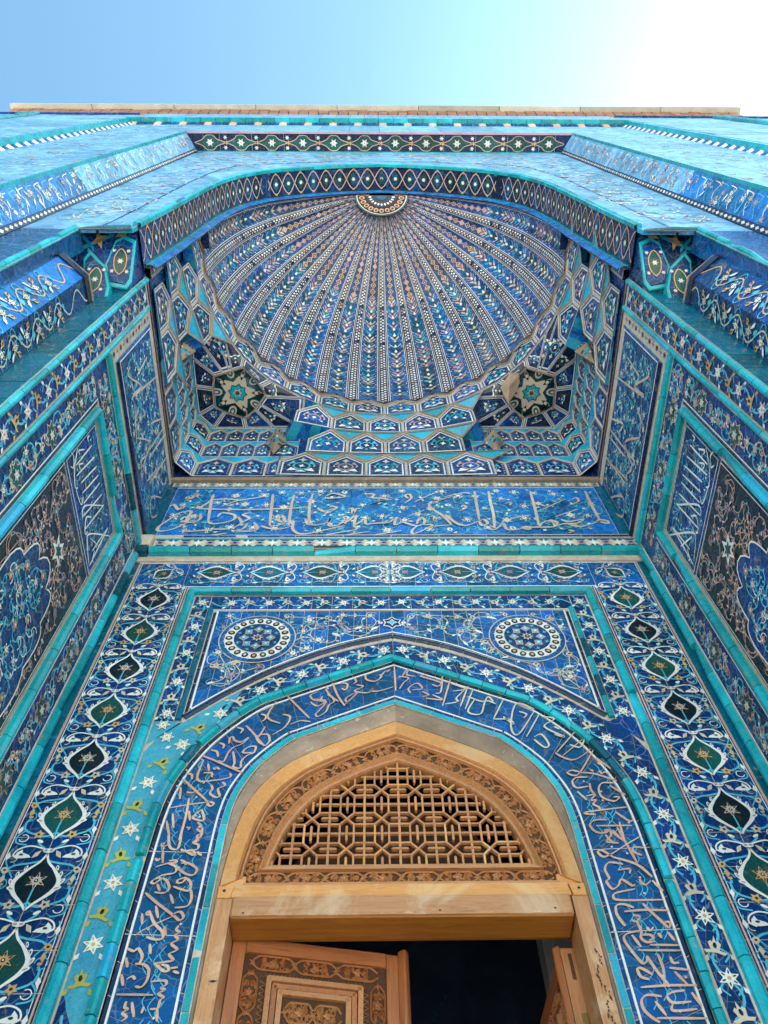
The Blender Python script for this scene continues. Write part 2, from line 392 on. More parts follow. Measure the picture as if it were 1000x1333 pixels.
def put(key, parent, u, v, h=H3, rot=0, sca=1., name=None):
    return link(name or {'cart': 'cartouche', 'flower': 'flower', 'star': 'star_flower', 'quat': 'blossom', 'lily': 'lily', 'bud': 'bud', 'leaf': 'leaf', 'dot': 'diamond_dot'}[key.split(':')[0]], motif(key), parent, (u, v, h), rot, sca)
FL = ['flower:white,navy,tan', 'star:white,green,peach', 'quat:cream,green']
def inside(p, poly):
    x, y = p; c = False; n = len(poly)
    for i in range(n):
        x1, y1 = poly[i]; x2, y2 = poly[i-1]
        if (y1 > y) != (y2 > y) and x < (x2-x1)*(y-y1)/(y2-y1)+x1: c = not c
    return c
def edge_dist(p, poly):
    d = 9; P = Vector(p)
    for i in range(len(poly)):
        a = Vector(poly[i-1]); b = Vector(poly[i]); ab = b-a
        t = max(0, min(1, (P-a).dot(ab)/max(ab.length_squared, 1e-12))); d = min(d, (P-a-ab*t).length)
    return d
def arabesque(parent, poly, r, keys, vine=('cyan', 'white'), sca=1., vw=.0030, h=H1, avoid=None, seed=1, margin=.35, maxn=300):
    """fill a field with a net of curling vines carrying blossoms"""
    rd = random.Random(seed); xs = [p[0] for p in poly]; ys = [p[1] for p in poly]
    P = []; tries = 0
    while tries < 4000 and len(P) < maxn:
        tries += 1
        q = (rd.uniform(min(xs), max(xs)), rd.uniform(min(ys), max(ys)))
        if not inside(q, poly) or edge_dist(q, poly) < r*margin: continue
        if avoid and avoid(q): continue
        if all(math.dist(q, p) > r for p in P): P.append(q); tries = 0 if tries > 400 else tries
        if tries > 600: break
    b = MB(); done = set()
    for i, p in enumerate(P):
        nb = sorted(range(len(P)), key=lambda j: math.dist(p, P[j]))[1:4]
        for k, j in enumerate(nb):
            if (min(i, j), max(i, j)) in done: continue
            done.add((min(i, j), max(i, j))); q = P[j]
            mx, my = (p[0]+q[0])/2, (p[1]+q[1])/2; dx, dy = q[0]-p[0], q[1]-p[1]; s_ = rd.choice((-.42, .42))
            c1 = (p[0]+dx*.25-dy*s_, p[1]+dy*.25+dx*s_); c2 = (p[0]+dx*.75-dy*s_, p[1]+dy*.75+dx*s_)
            if not inside(c1, poly) or not inside(c2, poly): c1 = (mx, my); c2 = (mx, my)
            b.stroke(smooth([p, c1, c2, q], 4), vw, h, vine[0] if k else vine[-1])
            for f_, sd in ((.33, 1), (.66, -1)):
                bx = (c1 if f_ < .5 else c2); an = math.atan2(dy, dx)+sd*.9; l_ = .0058*sca; tp = (bx[0]+math.cos(an)*l_*1.7, bx[1]+math.sin(an)*l_*1.7)
                if inside(tp, poly): b.poly([bx, (bx[0]+math.cos(an+.5)*l_, bx[1]+math.sin(an+.5)*l_), tp, (bx[0]+math.cos(an-.5)*l_, bx[1]+math.sin(an-.5)*l_)], h+.0005, rd.choice(('white', 'cyan', 'cream', vine[0])))
        a = rd.uniform(0, 6.28)
        cr = [(p[0]+r*.5*(1-t*.75)*math.cos(a+t*5), p[1]+r*.5*(1-t*.75)*math.sin(a+t*5)) for t in (x/9 for x in range(10))]
        if all(inside(c, poly) for c in cr): b.stroke(cr, vw*.8, h+.0003, rd.choice(vine))
    b.build('vine', parent)
    for i, p in enumerate(P):
        put(rd.choice(keys), parent, p[0], p[1], h+.0008, rd.uniform(0, 6.28), sca*rd.uniform(.85, 1.15))
def tiles(parent, rects, mat, gap=.0009, h0=.0005, h1=H0, name='tile', cache={}):
    for (u0, u1, v0, v1) in rects:
        wq, hq = round(u1-u0-gap, 4), round(v1-v0-gap, 4); key = (wq, hq, mat, h1)
        if key not in cache:
            b = MB(); b.slab([(-wq/2, -hq/2), (wq/2, -hq/2), (wq/2, hq/2), (-wq/2, hq/2)], h0, h1, mat); cache[key] = b.mesh(name)
        o = link(name, cache[key], parent, ((u0+u1)/2, (v0+v1)/2, R_.uniform(-.00035, .00020))); o.rotation_euler = (R_.uniform(-.006, .006), R_.uniform(-.006, .006), 0)
def grid(u0, u1, v0, v1, nu, nv, jit=0.):
    us = [u0+(u1-u0)*i/nu for i in range(nu+1)]; vs = [v0+(v1-v0)*i/nv for i in range(nv+1)]
    for a in range(1, nu): us[a] += R_.uniform(-jit, jit)*(u1-u0)/nu
    for a in range(1, nv): vs[a] += R_.uniform(-jit, jit)*(v1-v0)/nv
    return [(us[i], us[i+1], vs[j], vs[j+1]) for i in range(nu) for j in range(nv)]
def bead(parent, path, w, hgt, mat, L=.075, name='moulding_tile', prof=None, broken=()):
    """glazed moulding laid as separate tiles along a path; profile runs from left to right of travel"""
    prof = prof or [(-.5, 0), (-.42, .7), (-.15, 1), (.15, 1), (.42, .7), (.5, 0)]
    bd = MB(); bd.stroke(resample(path, max(2, len(path)*2)) if len(path) > 2 else path, w*1.22, .0034, 'grout'); bd.build('mortar_bed', parent)
    tot = plen(path); n = max(1, round(tot/L)); rs = 4 if len(path) > 3 else 1
    P = resample(path, n*rs)
    # keep sharp corners by exact path when straight
    N = []
    for j in range(len(P)):
        a = Vector(P[max(j-1, 0)][:2]); b_ = Vector(P[min(j+1, len(P)-1)][:2]); d = (b_-a).normalized(); N.append(Vector((-d.y, d.x)))
    for k in range(n):
        if k in broken: continue
        b = MB(); rings = []; g = .0009; lift = R_.uniform(-.0006, .0006); sh = R_.uniform(-.0004, .0004)
        for q in range(rs+1):
            j = k*rs+q; p = Vector(P[j][:2]); nn = N[j]
            if q == 0: p = p+(Vector(P[j+1][:2])-p).normalized()*g
            if q == rs: p = p+(Vector(P[j-1][:2])-p).normalized()*g
            rings.append([(p.x+nn.x*(f*w+sh), p.y+nn.y*(f*w+sh), h*hgt+(lift if h > 0 else 0)) for f, h in prof])
        m_k = mat
        if mat == 'turq': m_k = R_.choices(('turq', 'teal', 'aqua', 'patch'), (90, 3, 4, 3))[0]
        if R_.random() < .10:      # chipped end
            j0 = R_.choice((0, -1)); rings[j0] = [(x, y, hh*.45) for x, y, hh in rings[j0]]
        b.prism(rings, prof, m_k); b.build(name, parent)
def line(parent, path, w, h, mat, name='fillet', closed=False):
    b = MB(); b.stroke(path, w, h, mat, closed=closed); return b.build(name, parent)
def mitre_frame(parent, pts, w, hgt, mat, L=.075):
    for a, b in zip(pts, pts[1:]): bead(parent, [a, b], w, hgt, mat, L)
def stamp(b, key, u, v, h, rot=0, sca=1., sy=None):
    me = motif(key); c, s_ = math.cos(rot), math.sin(rot); sy = sy or sca
    co = [(p.co.x/S*sca, p.co.y/S*sy, p.co.z/S) for p in me.vertices]
    k = b.add([(u+x*c-y*s_, v+x*s_+y*c, h+z) for x, y, z in co])
    names = [n for n in key.partition(':')[2].split(',')]
    mats = [mm.name for mm in me.materials]; inv = {M[n].name: n for n in M}
    for p in me.polygons: b.f.append(tuple(k+i for i in p.vertices)); b.m.append(b.mi(inv[mats[p.material_index]]))
def offs(path, d):
    """offset a half arch (apex at u=0, running outwards and down) inwards by d, clipped to the axis"""
    P = [Vector(p) for p in path]; out = []
    for j in range(len(P)):
        a = P[max(j-1, 0)]; b = P[min(j+1, len(P)-1)]; t = (b-a).normalized(); out.append(P[j]+Vector((t.y, -t.x))*d)
    while len(out) > 2 and out[1].x < 0: out.pop(0)
    a, b = out[0], out[1]; q = a.y+(b.y-a.y)*(0-a.x)/(b.x-a.x); out[0] = Vector((0, q)); return [tuple(p) for p in out]
def mir(path, s): return [(s*x, y) for x, y in path]
def ribbon(parent, pa, pb, n, mat, h0=.0016, h1=H0, name='tile', gap=.0006):
    A_, B_ = resample(pa, n*2), resample(pb, n*2)
    for k in range(n):
        b = MB(); i = k*2; q = [A_[i], A_[i+1], A_[i+2], B_[i+2], B_[i+1], B_[i]]
        cx = sum(p[0] for p in q)/6; cy = sum(p[1] for p in q)/6
        q = [(x+(cx-x)*gap/max(abs(cx-x)+abs(cy-y), .004), y+(cy-y)*gap/max(abs(cx-x)+abs(cy-y), .004)) for x, y in q]
        b.slab(q, h0, h1+R_.uniform(-.0002, .0003), mat); b.build(name, parent)
def along(path, s):
    for a, b in zip(path, path[1:]):
        l = math.dist(a, b)
        if s <= l or b is path[-1]:
            t = s/l; return a[0]+(b[0]-a[0])*t, a[1]+(b[1]-a[1])*t, math.atan2(b[1]-a[1], b[0]-a[0])
        s -= l
def flower_run(parent, path, width, pitch, keys, vine='cyan', h=H1, sca=1., s0=None, s1=None):
    L = plen(path); s0 = pitch/2 if s0 is None else s0; s1 = L if s1 is None else s1
    pts = []; n = max(8, int((s1-s0+pitch)/pitch*6))
    for i in range(n+1):
        s = s0-pitch/2+(s1-s0+pitch)*i/n
        if s < 0 or s > L: continue
        x, y, a = along(path, s); o = math.sin((s-s0)/pitch*math.pi)*width*.26
        pts.append((x-math.sin(a)*o, y+math.cos(a)*o))
    b = MB(); b.stroke(pts, .0026*sca, h, vine)
    s = s0; i = 0
    while s < min(s1, L)-pitch*.2:
        x, y, a = along(path, s); o = (-1)**i*width*.03
        put(keys[i % len(keys)], parent, x-math.sin(a)*o, y+math.cos(a)*o, h+.0008, a+R_.uniform(-.4, .4)+(1.57 if i % 2 else 0), sca)
        for sd in (1, -1):
            sx, sy, aa = along(path, min(L, max(0, s+pitch*.5)))
            b.stroke(smooth([(x, y), ((x+sx)/2-math.sin(a)*sd*width*.33, (y+sy)/2+math.cos(a)*sd*width*.33), (sx-math.sin(a)*sd*width*.12, sy+math.cos(a)*sd*width*.12)], 3), .0018*sca, h-.0002, vine)
            lx, ly = (x+sx)/2-math.sin(a)*sd*width*.36, (y+sy)/2+math.cos(a)*sd*width*.36; an = a+sd*.5; l_ = .0052*sca
            b.poly([(lx, ly), (lx+math.cos(an+.5)*l_, ly+math.sin(an+.5)*l_), (lx+math.cos(an)*l_*1.7, ly+math.sin(an)*l_*1.7), (lx+math.cos(an-.5)*l_, ly+math.sin(an-.5)*l_)], h+.0004, keys[i % len(keys)].split(':')[1].split(',')[0])
        s += pitch; i += 1
    b.build('vine', parent)

BOT = .30
A = smooth([(0, 1.266), (.110, 1.212), (.217, 1.158), (.250, 1.140), (.290, 1.101), (.333, 1.045), (.360, .99), (.376, .94), (.384, .88), (.386, .80), (.387, .70)], 3)+[(.387, BOT)]
SP = smooth([(0, 1.335), (.11, 1.297), (.225, 1.231), (.304, 1.168), (.374, 1.100)], 5)   # lower edge of the spandrel field
fb = frame('back', 1.)

# ---------------------------------------------------------------- ground and shell of the building
g = MB(); g.box(-900, 900, -900, 900, -.70, -.6522, 'stone')
o = g.build('ground'); o.location.z = EYE; o['kind'] = 'structure'; o['label'] = 'pale paved ground in front of the portal'
t = thing('building_shell', 'plain unseen masonry body behind the tiled portal', 'building', frame('world'))  # unseen body of the building, closed to keep the sun out
b = MB(); b.box(-2.4, 2.4, .425, 3.0, 5.15, 5.3, 'brick'); b.build('roof', t)
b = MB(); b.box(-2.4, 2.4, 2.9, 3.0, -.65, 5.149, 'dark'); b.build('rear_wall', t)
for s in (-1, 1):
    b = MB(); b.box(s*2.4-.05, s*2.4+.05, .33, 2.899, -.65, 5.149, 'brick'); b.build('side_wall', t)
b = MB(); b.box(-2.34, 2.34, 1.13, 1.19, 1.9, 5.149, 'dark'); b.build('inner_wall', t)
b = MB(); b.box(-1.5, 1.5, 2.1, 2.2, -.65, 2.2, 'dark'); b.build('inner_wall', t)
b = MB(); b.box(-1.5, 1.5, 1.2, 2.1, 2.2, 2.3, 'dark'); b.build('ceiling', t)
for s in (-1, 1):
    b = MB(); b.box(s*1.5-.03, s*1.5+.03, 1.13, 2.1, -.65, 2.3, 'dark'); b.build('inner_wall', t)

# ---------------------------------------------------------------- back wall of the niche
t = thing('tiled_back_wall', 'blue tiled back wall of the niche framing the carved wooden doorway', 'wall', fb)
hole = offs(A, .1245)
b = MB(); i = b.mi('grout')
for s in (-1, 1):
    hp = mir(hole, s); q = [(s*.60, BOT), (s*.60, 1.72), (0, 1.72)]+hp
    b.poly(q if s < 0 else q[::-1], .0021, 'grout')
    q2 = hp; k = b.add([(x, y, .0021) for x, y in q2]+[(x, y, -.12) for x, y in q2]); n = len(q2)
    for j in range(n-1): b.f.append((k+j, k+j+1, k+n+j+1, k+n+j)); b.m.append(i)
b.box(-2.3, 2.3, 1.721, 3.7, -.12, .0018, 'ultra'); b.box(-.66, -.276, -.65, BOT, -.12, 0, 'stone'); b.box(.276, .66, -.65, BOT, -.12, 0, 'stone')
b.box(-2.3, 2.3, 1.16, 2.3, -.19, -.121, 'dark'); b.box(-2.3, -.276, -.65, 1.16, -.19, -.121, 'dark'); b.box(.276, 2.3, -.65, 1.16, -.19, -.121, 'dark')
b.box(-.60, .60, 2.0605, 2.60, 0, .0105, 'ultra'); b.build('wall_core', t)
for s in (-1, 1):
    tiles(t, grid(min(s*.579, s*.599), max(s*.579, s*.599), BOT, 1.612, 1, 12, .15), 'teal', h1=.005, name='teal_tile')
    line(t, [(s*.5755, BOT), (s*.5755, 1.612)], .0026, H1, 'peach'); line(t, [(s*.5715, BOT), (s*.5715, 1.612)], .0014, H1, 'white')
    line(t, [(s*.4515, BOT), (s*.4515, 1.508)], .0026, H1, 'peach'); line(t, [(s*.4565, BOT), (s*.4565, 1.510)], .0010, H1, 'white')
    tiles(t, grid(min(s*.448, s*.578), max(s*.448, s*.578), BOT, 1.512, 2, 20, .08), 'ultra')
    for k in range(9):
        put('cart:%s,%s' % (('green', 'tan'), ('black', 'cream'))[k % 2 if s > 0 else (k+1) % 2], t, s*.5125, 1.468-k*.1165, H1, 0, (1.02*s, .985, 1))
    put('cart:green,peach', t, s*.512, 1.566, H1, s*.78, (.62, .62, 1))
tiles(t, grid(-.578, .578, 1.512, 1.612, 20, 2, .08), 'cobalt')
for x in (.03, .15, .27, .39):
    for s in (-1, 1):
        put('cart:%s,%s' % (('teal', 'pink') if int(x*10) % 2 == 0 else ('green', 'peach')), t, s*x, 1.568, H1, s*1.5708, (.80, .98, 1))
line(t, [(-.578, 1.608), (.578, 1.608)], .002, H1, 'white'); line(t, [(-.455, 1.5105), (.455, 1.5105)], .0026, H1, 'white')
mitre_frame(t, [(-.4355, BOT), (-.4355, 1.489), (.4355, 1.489), (.4355, BOT)], .0195, .015, 'turq', .085)
for s in (-1, 1):   # flower strip and inner frame
    x0, x1 = sorted((s*.389, s*.424))
    tiles(t, grid(x0, x1, 1.085, 1.474, 1, 8, .2), 'ultra')
    flower_run(t, [(s*.406, 1.470), (s*.406, 1.09)], .034, .043, ['star:white,green,tan', 'lily:cream,navy'], sca=1.3)
    bead(t, [(s*.3825, 1.085), (s*.3825, 1.425)], .0125, .010, 'turq' if s > 0 else 'teal', .06)
    tiles(t, grid(min(s*.369, s*.3758), max(s*.369, s*.3758), 1.095, 1.415, 1, 7), 'navy')
tiles(t, grid(-.388, .388, 1.424, 1.474, 18, 1, .15), 'ultra')
for s in (-1, 1): flower_run(t, [(s*.002, 1.447), (s*.388, 1.447)], .044, .0400, ['star:white,green,tan', 'lily:cream,navy'], sca=1.15)
line(t, [(-.38, 1.4205), (.38, 1.4205)], .0025, H2, 'white'); line(t, [(-.41, 1.4755), (.41, 1.4755)], .0025, .0045, 'plaster')
bead(t, [(-.424, 1.4755), (.424, 1.4755)], .007, .006, 'teal', .09)
# spandrel field
cols = 14
def spz(x):
    x = abs(x)
    for a, b_ in zip(SP, SP[1:]):
        if x <= b_[0]+1e-9: return a[1]+(b_[1]-a[1])*(x-a[0])/(b_[0]-a[0])
    return SP[-1][1]
for s in (-1, 1):
    for k in range(cols):
        x0, x1 = .368*k/cols, .368*(k+1)/cols; z0, z1 = spz(x0), spz(x1); nv = max(1, round((1.418-(z0+z1)/2)/.055))
        for j in range(nv):
            f0, f1 = j/nv, (j+1)/nv; e = .0005
            q = [(s*(x0+e), z0+(1.418-z0)*f0+e), (s*(x1-e), z1+(1.418-z1)*f0+e), (s*(x1-e), z1+(1.418-z1)*f1-e), (s*(x0+e), z0+(1.418-z0)*f1-e)]
            bb = MB(); bb.slab(q, .0016, H0+R_.uniform(-.0002, .0002), 'cobalt'); bb.build('tile', t)
    poly = mir([(.008, 1.345)]+[(x, y+.010) for x, y in SP[1:-1]]+[(.362, 1.125), (.362, 1.412), (.008, 1.412)], s)
    line(t, mir([(x, y+.006) for x, y in SP[:-1]]+[(.366, 1.118), (.366, 1.4165)], s), .0032, H2, 'white')
    cx, cz = s*.272, 1.321
    arabesque(t, poly, .030, ['bud:cream,navy', 'flower:white,navy,tan', 'leaf:white', 'lily:cream,pink', 'quat:pink,navy'], vine=('cream', 'cyan'), sca=1.0, seed=5+s, vw=.0019,
              avoid=lambda q: math.dist(q, (cx, cz)) < .082 or abs(q[0]) < .03)
    md = MB()
    md.poly(ell(cx, cz, .0775, .0775, 40), H2+.0002, 'cream'); md.poly(ell(cx, cz, .0752, .0752, 40), H2+.0006, 'cobalt')
    md.poly(ell(cx, cz, .066, .066, 40), H2+.0011, 'white'); md.poly(ell(cx, cz, .0475, .0475, 36), H2+.0016, 'ultra')
    md.stroke(ell(cx, cz, .0475, .0475, 36), .0016, H2+.0021, 'white', closed=True)
    for i in range(20):
        a = 2*math.pi*i/20; p = (cx+.0568*math.cos(a), cz+.0568*math.sin(a))
        md.poly(ell(*p, .0076, .0066, 10, a), H2+.0017, 'black'); md.poly(ell(*p, .0040, .0034, 6, a), H2+.0023, 'tan' if i % 2 else 'cream')
        q = (cx+.0665*math.cos(a+.157), cz+.0665*math.sin(a+.157)); md.poly(star(4, .0035, .0012, a, *q), H2+.0017, 'cream')
    md.build('medallion', t)
    md = MB()
    for i in range(8):
        a = 2*math.pi*i/8; p = (cx+.027*math.cos(a), cz+.027*math.sin(a))
        md.poly([(p[0]+x, p[1]+y) for x, y in star(4, .0105, .0068, a)], H2+.0022, 'peach'); md.poly([(p[0]+x, p[1]+y) for x, y in star(4, .0082, .005, a)], H2+.0028, 'cyan')
        md.poly(ell(*p, .0026, .0026, 6), H2+.0034, 'white')
        p = (cx+.040*math.cos(a+.39), cz+.040*math.sin(a+.39)); md.poly(star(4, .0055, .002, a+.39, *p), H2+.0022, 'cyan')
    md.poly(star(8, .0125, .007, 0, cx, cz), H2+.0030, 'cream'); md.poly(ell(cx, cz, .0055, .0055, 10), H2+.0036, 'navy'); md.poly(ell(cx, cz, .0022, .0022, 6), H2+.0041, 'peach')
    md.build('rosette', t)
    # navy and turquoise mouldings that follow the arch
    bead(t, mir([(x, y-.007) for x, y in SP], s), .014, .007, 'navy', .05)
    b = MB(); b.stroke(mir([(x, y-.0165) for x, y in SP], s), .006, .003, 'grout'); b.build('mortar_joint', t)
    low = resample(A, 34)
    up = resample([(x, y-.021) for x, y in SP[:-1]], 15)+resample([(.378, 1.082), (.424, 1.03), (.424, BOT)], 18)
    mid = [((a[0]*.5+c[0]*.5), (a[1]+c[1])/2) for a, c in zip(up, low)]
    P0, P1 = (11, 27) if s < 0 else (99, 99)
    for k in range(34):
        q = mir([up[k], up[k+1], low[k+1], low[k]], s)
        if P0 <= k < P1: bb = MB(); bb.poly(q, H0-.0002, 'patch'); bb.build('patch_panel', t)
        else:
            cx_, cy_ = sum(a[0] for a in q)/4, sum(a[1] for a in q)/4
            bb = MB(); bb.slab([(x+(cx_-x)*.025, y+(cy_-y)*.025) for x, y in q], .0016, H0+R_.uniform(-.0002, .0002), 'ultra'); bb.build('tile', t)
    Lm = plen(mid); L0 = plen(mid[:P0+1]) if s < 0 else Lm; L1 = plen(mid[:P1+1]) if s < 0 else Lm
    flower_run(t, mir(mid, s), .040, .043, ['star:white,green,tan', 'lily:cream,navy'], sca=1.35, s0=.02, s1=L0)
    if s < 0:
        flower_run(t, mir(mid, s), .036, .046, ['star:white,yellow,tan', 'lily:yellow,black'], sca=1.35, vine='patch', s0=L0+.02, s1=L1)
        flower_run(t, mir(mid, s), .036, .049, ['star:cream,green,tan', 'lily:tan,black'], sca=1.35, s0=L1+.02, s1=Lm)
        for q in ((-.405, 1.075), (-.392, 1.045)): put('star:white,yellow,tan', t, *q, H3, 0, 1.2)
    bb = MB(); bb.poly(mir([(.3885, 1.086), (.4245, 1.086), (.4245, 1.028), (.376, 1.08)], s), .0028, 'patch' if s < 0 else 'ultra'); bb.build('tile', t)
    bead(t, mir(offs(A, .0092), s), .0170, .013, 'turq', .045, prof=[(-.5, 0), (-.46, .8), (-.05, 1), (.2, .9), (.5, 0)])
# emblem over the arch point
b = MB()
b.poly(star(6, .0215, .015, .52, 0, 1.372), H3, 'white'); b.poly(star(6, .0185, .0125, .52, 0, 1.372), H3+.0006, 'navy')
b.poly(star(4, .012, .006, 0, 0, 1.372), H3+.0012, 'white'); b.poly(star(4, .009, .0045, 0, 0, 1.372), H3+.0018, 'cyan')
for s in (-1, 1): b.poly(ell(s*.024, 1.372, .005, .004, 8), H3, 'white'); b.poly(ell(s*.024, 1.372, .002, .002, 6), H3+.0006, 'pink')
b.build('emblem', t)

# ---------------------------------------------------------------- inscription band round the arch
t = thing('arched_inscription_band', 'blue arched band with pink calligraphy curving round the wooden doorway', 'inscription', fb)
for s in (-1, 1):
    ribbon(t, mir(offs(A, .0190), s), mir(offs(A, .0250), s), 26, 'navy', name='border_tile')
    ribbon(t, mir(offs(A, .0280), s), mir(offs(A, .1050), s), 16, 'blue')
    ribbon(t, mir(offs(A, .1080), s), mir(offs(A, .1140), s), 26, 'ultra', name='border_tile')
    for d in (.0265, .1065): line(t, mir(offs(A, d), s), .0030, H1, 'white')
    line(t, mir(offs(A, .0185), s), .0022, .0034, 'grout', 'mortar_joint')
    bead(t, mir(offs(A, .1195), s), .0095, .0050, 'turq', .07, prof=[(-.5, 0), (-.45, .9), (.45, 1), (.5, 0)])
for s in (-1, 1):
    for z in (.42, .55, .68, .81): line(t, [(s*.2735, z), (s*.3680, z+.004)], .0007, H1, 'white', 'tile_joint')
INSC = t

# ---------------------------------------------------------------- plaster ring and wooden door frame
C_ = [(0, 1.089), (.080, 1.050), (.157, 1.008), (.195, .976), (.222, .941), (.240, .900), (.250, .85), (.256, .787), (.257, .757)]
LT = [(0, .996), (.055, .972), (.110, .938), (.137, .913), (.158, .884), (.173, .855), (.183, .825), (.190, .800), (.191, .792)]
C_ = resample(smooth(C_, 4), 28); LT = resample(smooth(LT, 4), 28)
def lp(f): return [(a[0]*(1-f)+c[0]*f, a[1]*(1-f)+c[1]*f) for a, c in zip(C_, LT)]
t = thing('plaster_arch', 'weathered beige plaster ring between turquoise tiles and wooden arch', 'arch', fb)
for s in (-1, 1):
    o_ = resample(offs(A, .1250), 40); inn = resample(C_+[(.257, .73), (.258, BOT-.9)], 40)
    o_ = resample(offs(A, .1250)+[(.2622, BOT-.9)], 40)
    cuts = (0, 9, 19, 29, 40)
    for k0, k1 in zip(cuts, cuts[1:]):
        bb = MB(); q0, q1 = mir(o_, s), mir(inn, s); rings = [[(q0[j][0], q0[j][1], 0.001), ((q0[j][0]+q1[j][0])/2, (q0[j][1]+q1[j][1])/2, .0016+R_.uniform(-.0004, .0004)), (q1[j][0], q1[j][1], -.002), (q1[j][0], q1[j][1], -.03)] for j in range(k0, k1+1)]
        bb.prism(rings, [0]*4, 'plaster'); bb.build('plaster_block', t)
t = thing('door_frame', 'honey wood door frame with arched head, carved border and lintel beam', 'door frame', fb)
def sweep(parent, prof, mat, name, s, lo=0, hi=28):
    """prof: list of (fraction, height)"""
    rings = []; P = {f: lp(f) for f, h in prof}
    for j in range(lo, hi+1): rings.append([(s*P[f][j][0], P[f][j][1], h) for f, h in prof])
    bb = MB(); bb.prism(rings, [0]*len(prof), mat, cap=True); return bb.build(name, parent)
for s in (-1, 1):
    for lo, hi in ((0, 15), (15, 28)):
        sweep(t, [(0, -.03), (0.005, -.004), (.03, -.001), (.30, -.001), (.33, -.003)], 'woodA', 'arch_board', s, lo, hi)
    sweep(t, [(.33, -.010), (.335, -.003), (.38, -.001), (.40, -.006), (.42, -.002), (.46, -.002), (.47, -.009)], 'woodD', 'arch_moulding', s)
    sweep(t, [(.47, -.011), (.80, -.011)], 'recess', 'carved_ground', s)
    sweep(t, [(.78, -.012), (.785, -.004), (.84, -.002), (.87, -.007), (.93, -.004), (.985, -.004), (1., -.008), (1., -.024)], 'woodD', 'arch_moulding', s)
# carved arch relief
def carve_run(parent, path, width, pitch, h, mat='woodD', name='carved_scroll', seed=3, w=.0030):
    rd = random.Random(seed); L = plen(path); n = max(1, round(L/pitch)); b = MB()
    def P(s, o):
        x, y, a = along(path, min(max(s, 0), L-1e-6)); return (x-math.sin(a)*o, y+math.cos(a)*o)
    for k in range(n):
        s0 = L*k/n; p = L/n; W = width/2
        for sd in (1, -1):
            b.stroke([P(s0+p*q, sd*W*(.92-.62*math.exp(-((q-.0)/.10)**2)-.62*math.exp(-((q-1)/.10)**2))) for q in (0, .06, .12, .2, .35, .5, .65, .8, .88, .94, 1)], w, h+.0015, mat, ridge=.0022)
            for cs, r, dirn in ((.28, .44, 1), (.50, .40, -1), (.72, .44, 1)):
                sp = [P(s0+p*cs+W*r*(1-q*.8)*math.cos(sd*dirn*(q*6.5)+1.2*sd), sd*W*.36+W*r*(1-q*.8)*math.sin(sd*dirn*(q*6.5)+1.2*sd)) for q in (i/9 for i in range(10))]
                b.stroke(sp, w*.95, h, mat, ridge=.0036)
            for _ in range(5):
                q = P(s0+p*rd.uniform(.16, .84), sd*W*rd.uniform(.05, .75)); a = rd.uniform(0, 6.28); e = ell(*q, w*1.7, w*.9, 6, a)
                b.fan((*q, h+.0048), [(*z, h) for z in e+[e[0]]], mat)
        q = P(s0+p*.5, 0); e = star(5, w*2.4, w*1.3, rd.random(), *q); b.fan((*q, h+.004), [(*z, h+.0015) for z in e+[e[0]]], mat)
        q = P(s0, 0); e = star(4, w*2.2, w*.9, rd.random(), *q); b.fan((*q, h+.004), [(*z, h+.001) for z in e+[e[0]]], mat)
    return b.build(name, parent)
cp = lp(.635)
for s in (-1, 1): carve_run(t, mir(cp, s), .026, .058, -.0105, seed=4+s)
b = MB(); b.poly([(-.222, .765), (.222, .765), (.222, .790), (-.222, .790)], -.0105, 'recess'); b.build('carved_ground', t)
carve_run(t, [(-.218, .7755), (.218, .7755)], .0185, .0545, -.0100, seed=9)
b = MB(); b.slab([(-.205, .7865), (.205, .7865), (.192, .7925), (-.192, .7925)], -.02, -.003, 'woodDh'); b.build('sill_rail', t)
b = MB(); b.slab([(-.226, .7575), (.226, .7575), (.224, .7655), (-.224, .7655)], -.02, -.004, 'woodDh'); b.build('sill_rail', t)
b = MB(); b.slab([(-.238, .7385), (.236, .7385), (.232, .7575), (-.234, .7575)], -.03, .0015, 'woodAh'); b.build('head_board', t)
b = MB(); b.slab([(-.234, .7085), (.232, .7085), (.232, .7375), (-.234, .7375)], -.045, .0045, 'woodBh', bev=.002); b.build('lintel_beam', t)
b = MB(); b.box(-.240, .240, .7175, .750, -.066, -.0455, 'woodEh'); b.build('lintel_beam', t)
b = MB(); b.box(-.232, .230, .7055, .7084, -.044, .002, 'woodEh'); b.build('lintel_soffit', t)
for s in (-1, 1):
    b = MB(); x0, x1 = sorted((s*.2345, s*.2565)); b.slab([(x0, -.65), (x1, -.65), (x1, .7375), (x0, .7375)], -.055, .002, 'woodBv', bev=.0015); b.build('door_post', t)
    b = MB(); b.slab([(s*.2385, .7385), (s*.2565, .7385), (s*.2565, .757), (s*.2345, .757)], -.03, .001, 'woodA'); b.build('arch_foot', t)
    b = MB(); b.slab([(s*.2210, .7580), (s*.2568, .7580), (s*.2560, .780), (s*.2210, .776)], -.03, -.0045, 'woodA'); b.build('arch_foot', t)
    for q in ((s*.2475, .749),): b = MB(); b.poly(ell(*q, .0022, .0022, 8), .0018, 'black'); b.build('nail_head', t)
for q in ((-.216, .712), (.207, .7155), (.05, .7135)): b = MB(); b.poly(ell(*q, .0018, .0012, 8), .0054, 'recess'); b.build('nail_head', t)
b = MB(); rs = random.Random(2)
for k in range(40):
    u = rs.uniform(-.225, .222); w_ = rs.uniform(.003, .012); b.poly([(u, .7093), (u+w_, .7093), (u+w_*.7, .7093+rs.uniform(.0008, .0028)), (u+w_*.3, .7093+rs.uniform(.0008, .0034))], .0046+k*.00001, 'woodB')
b.build('splintered_edge', t)
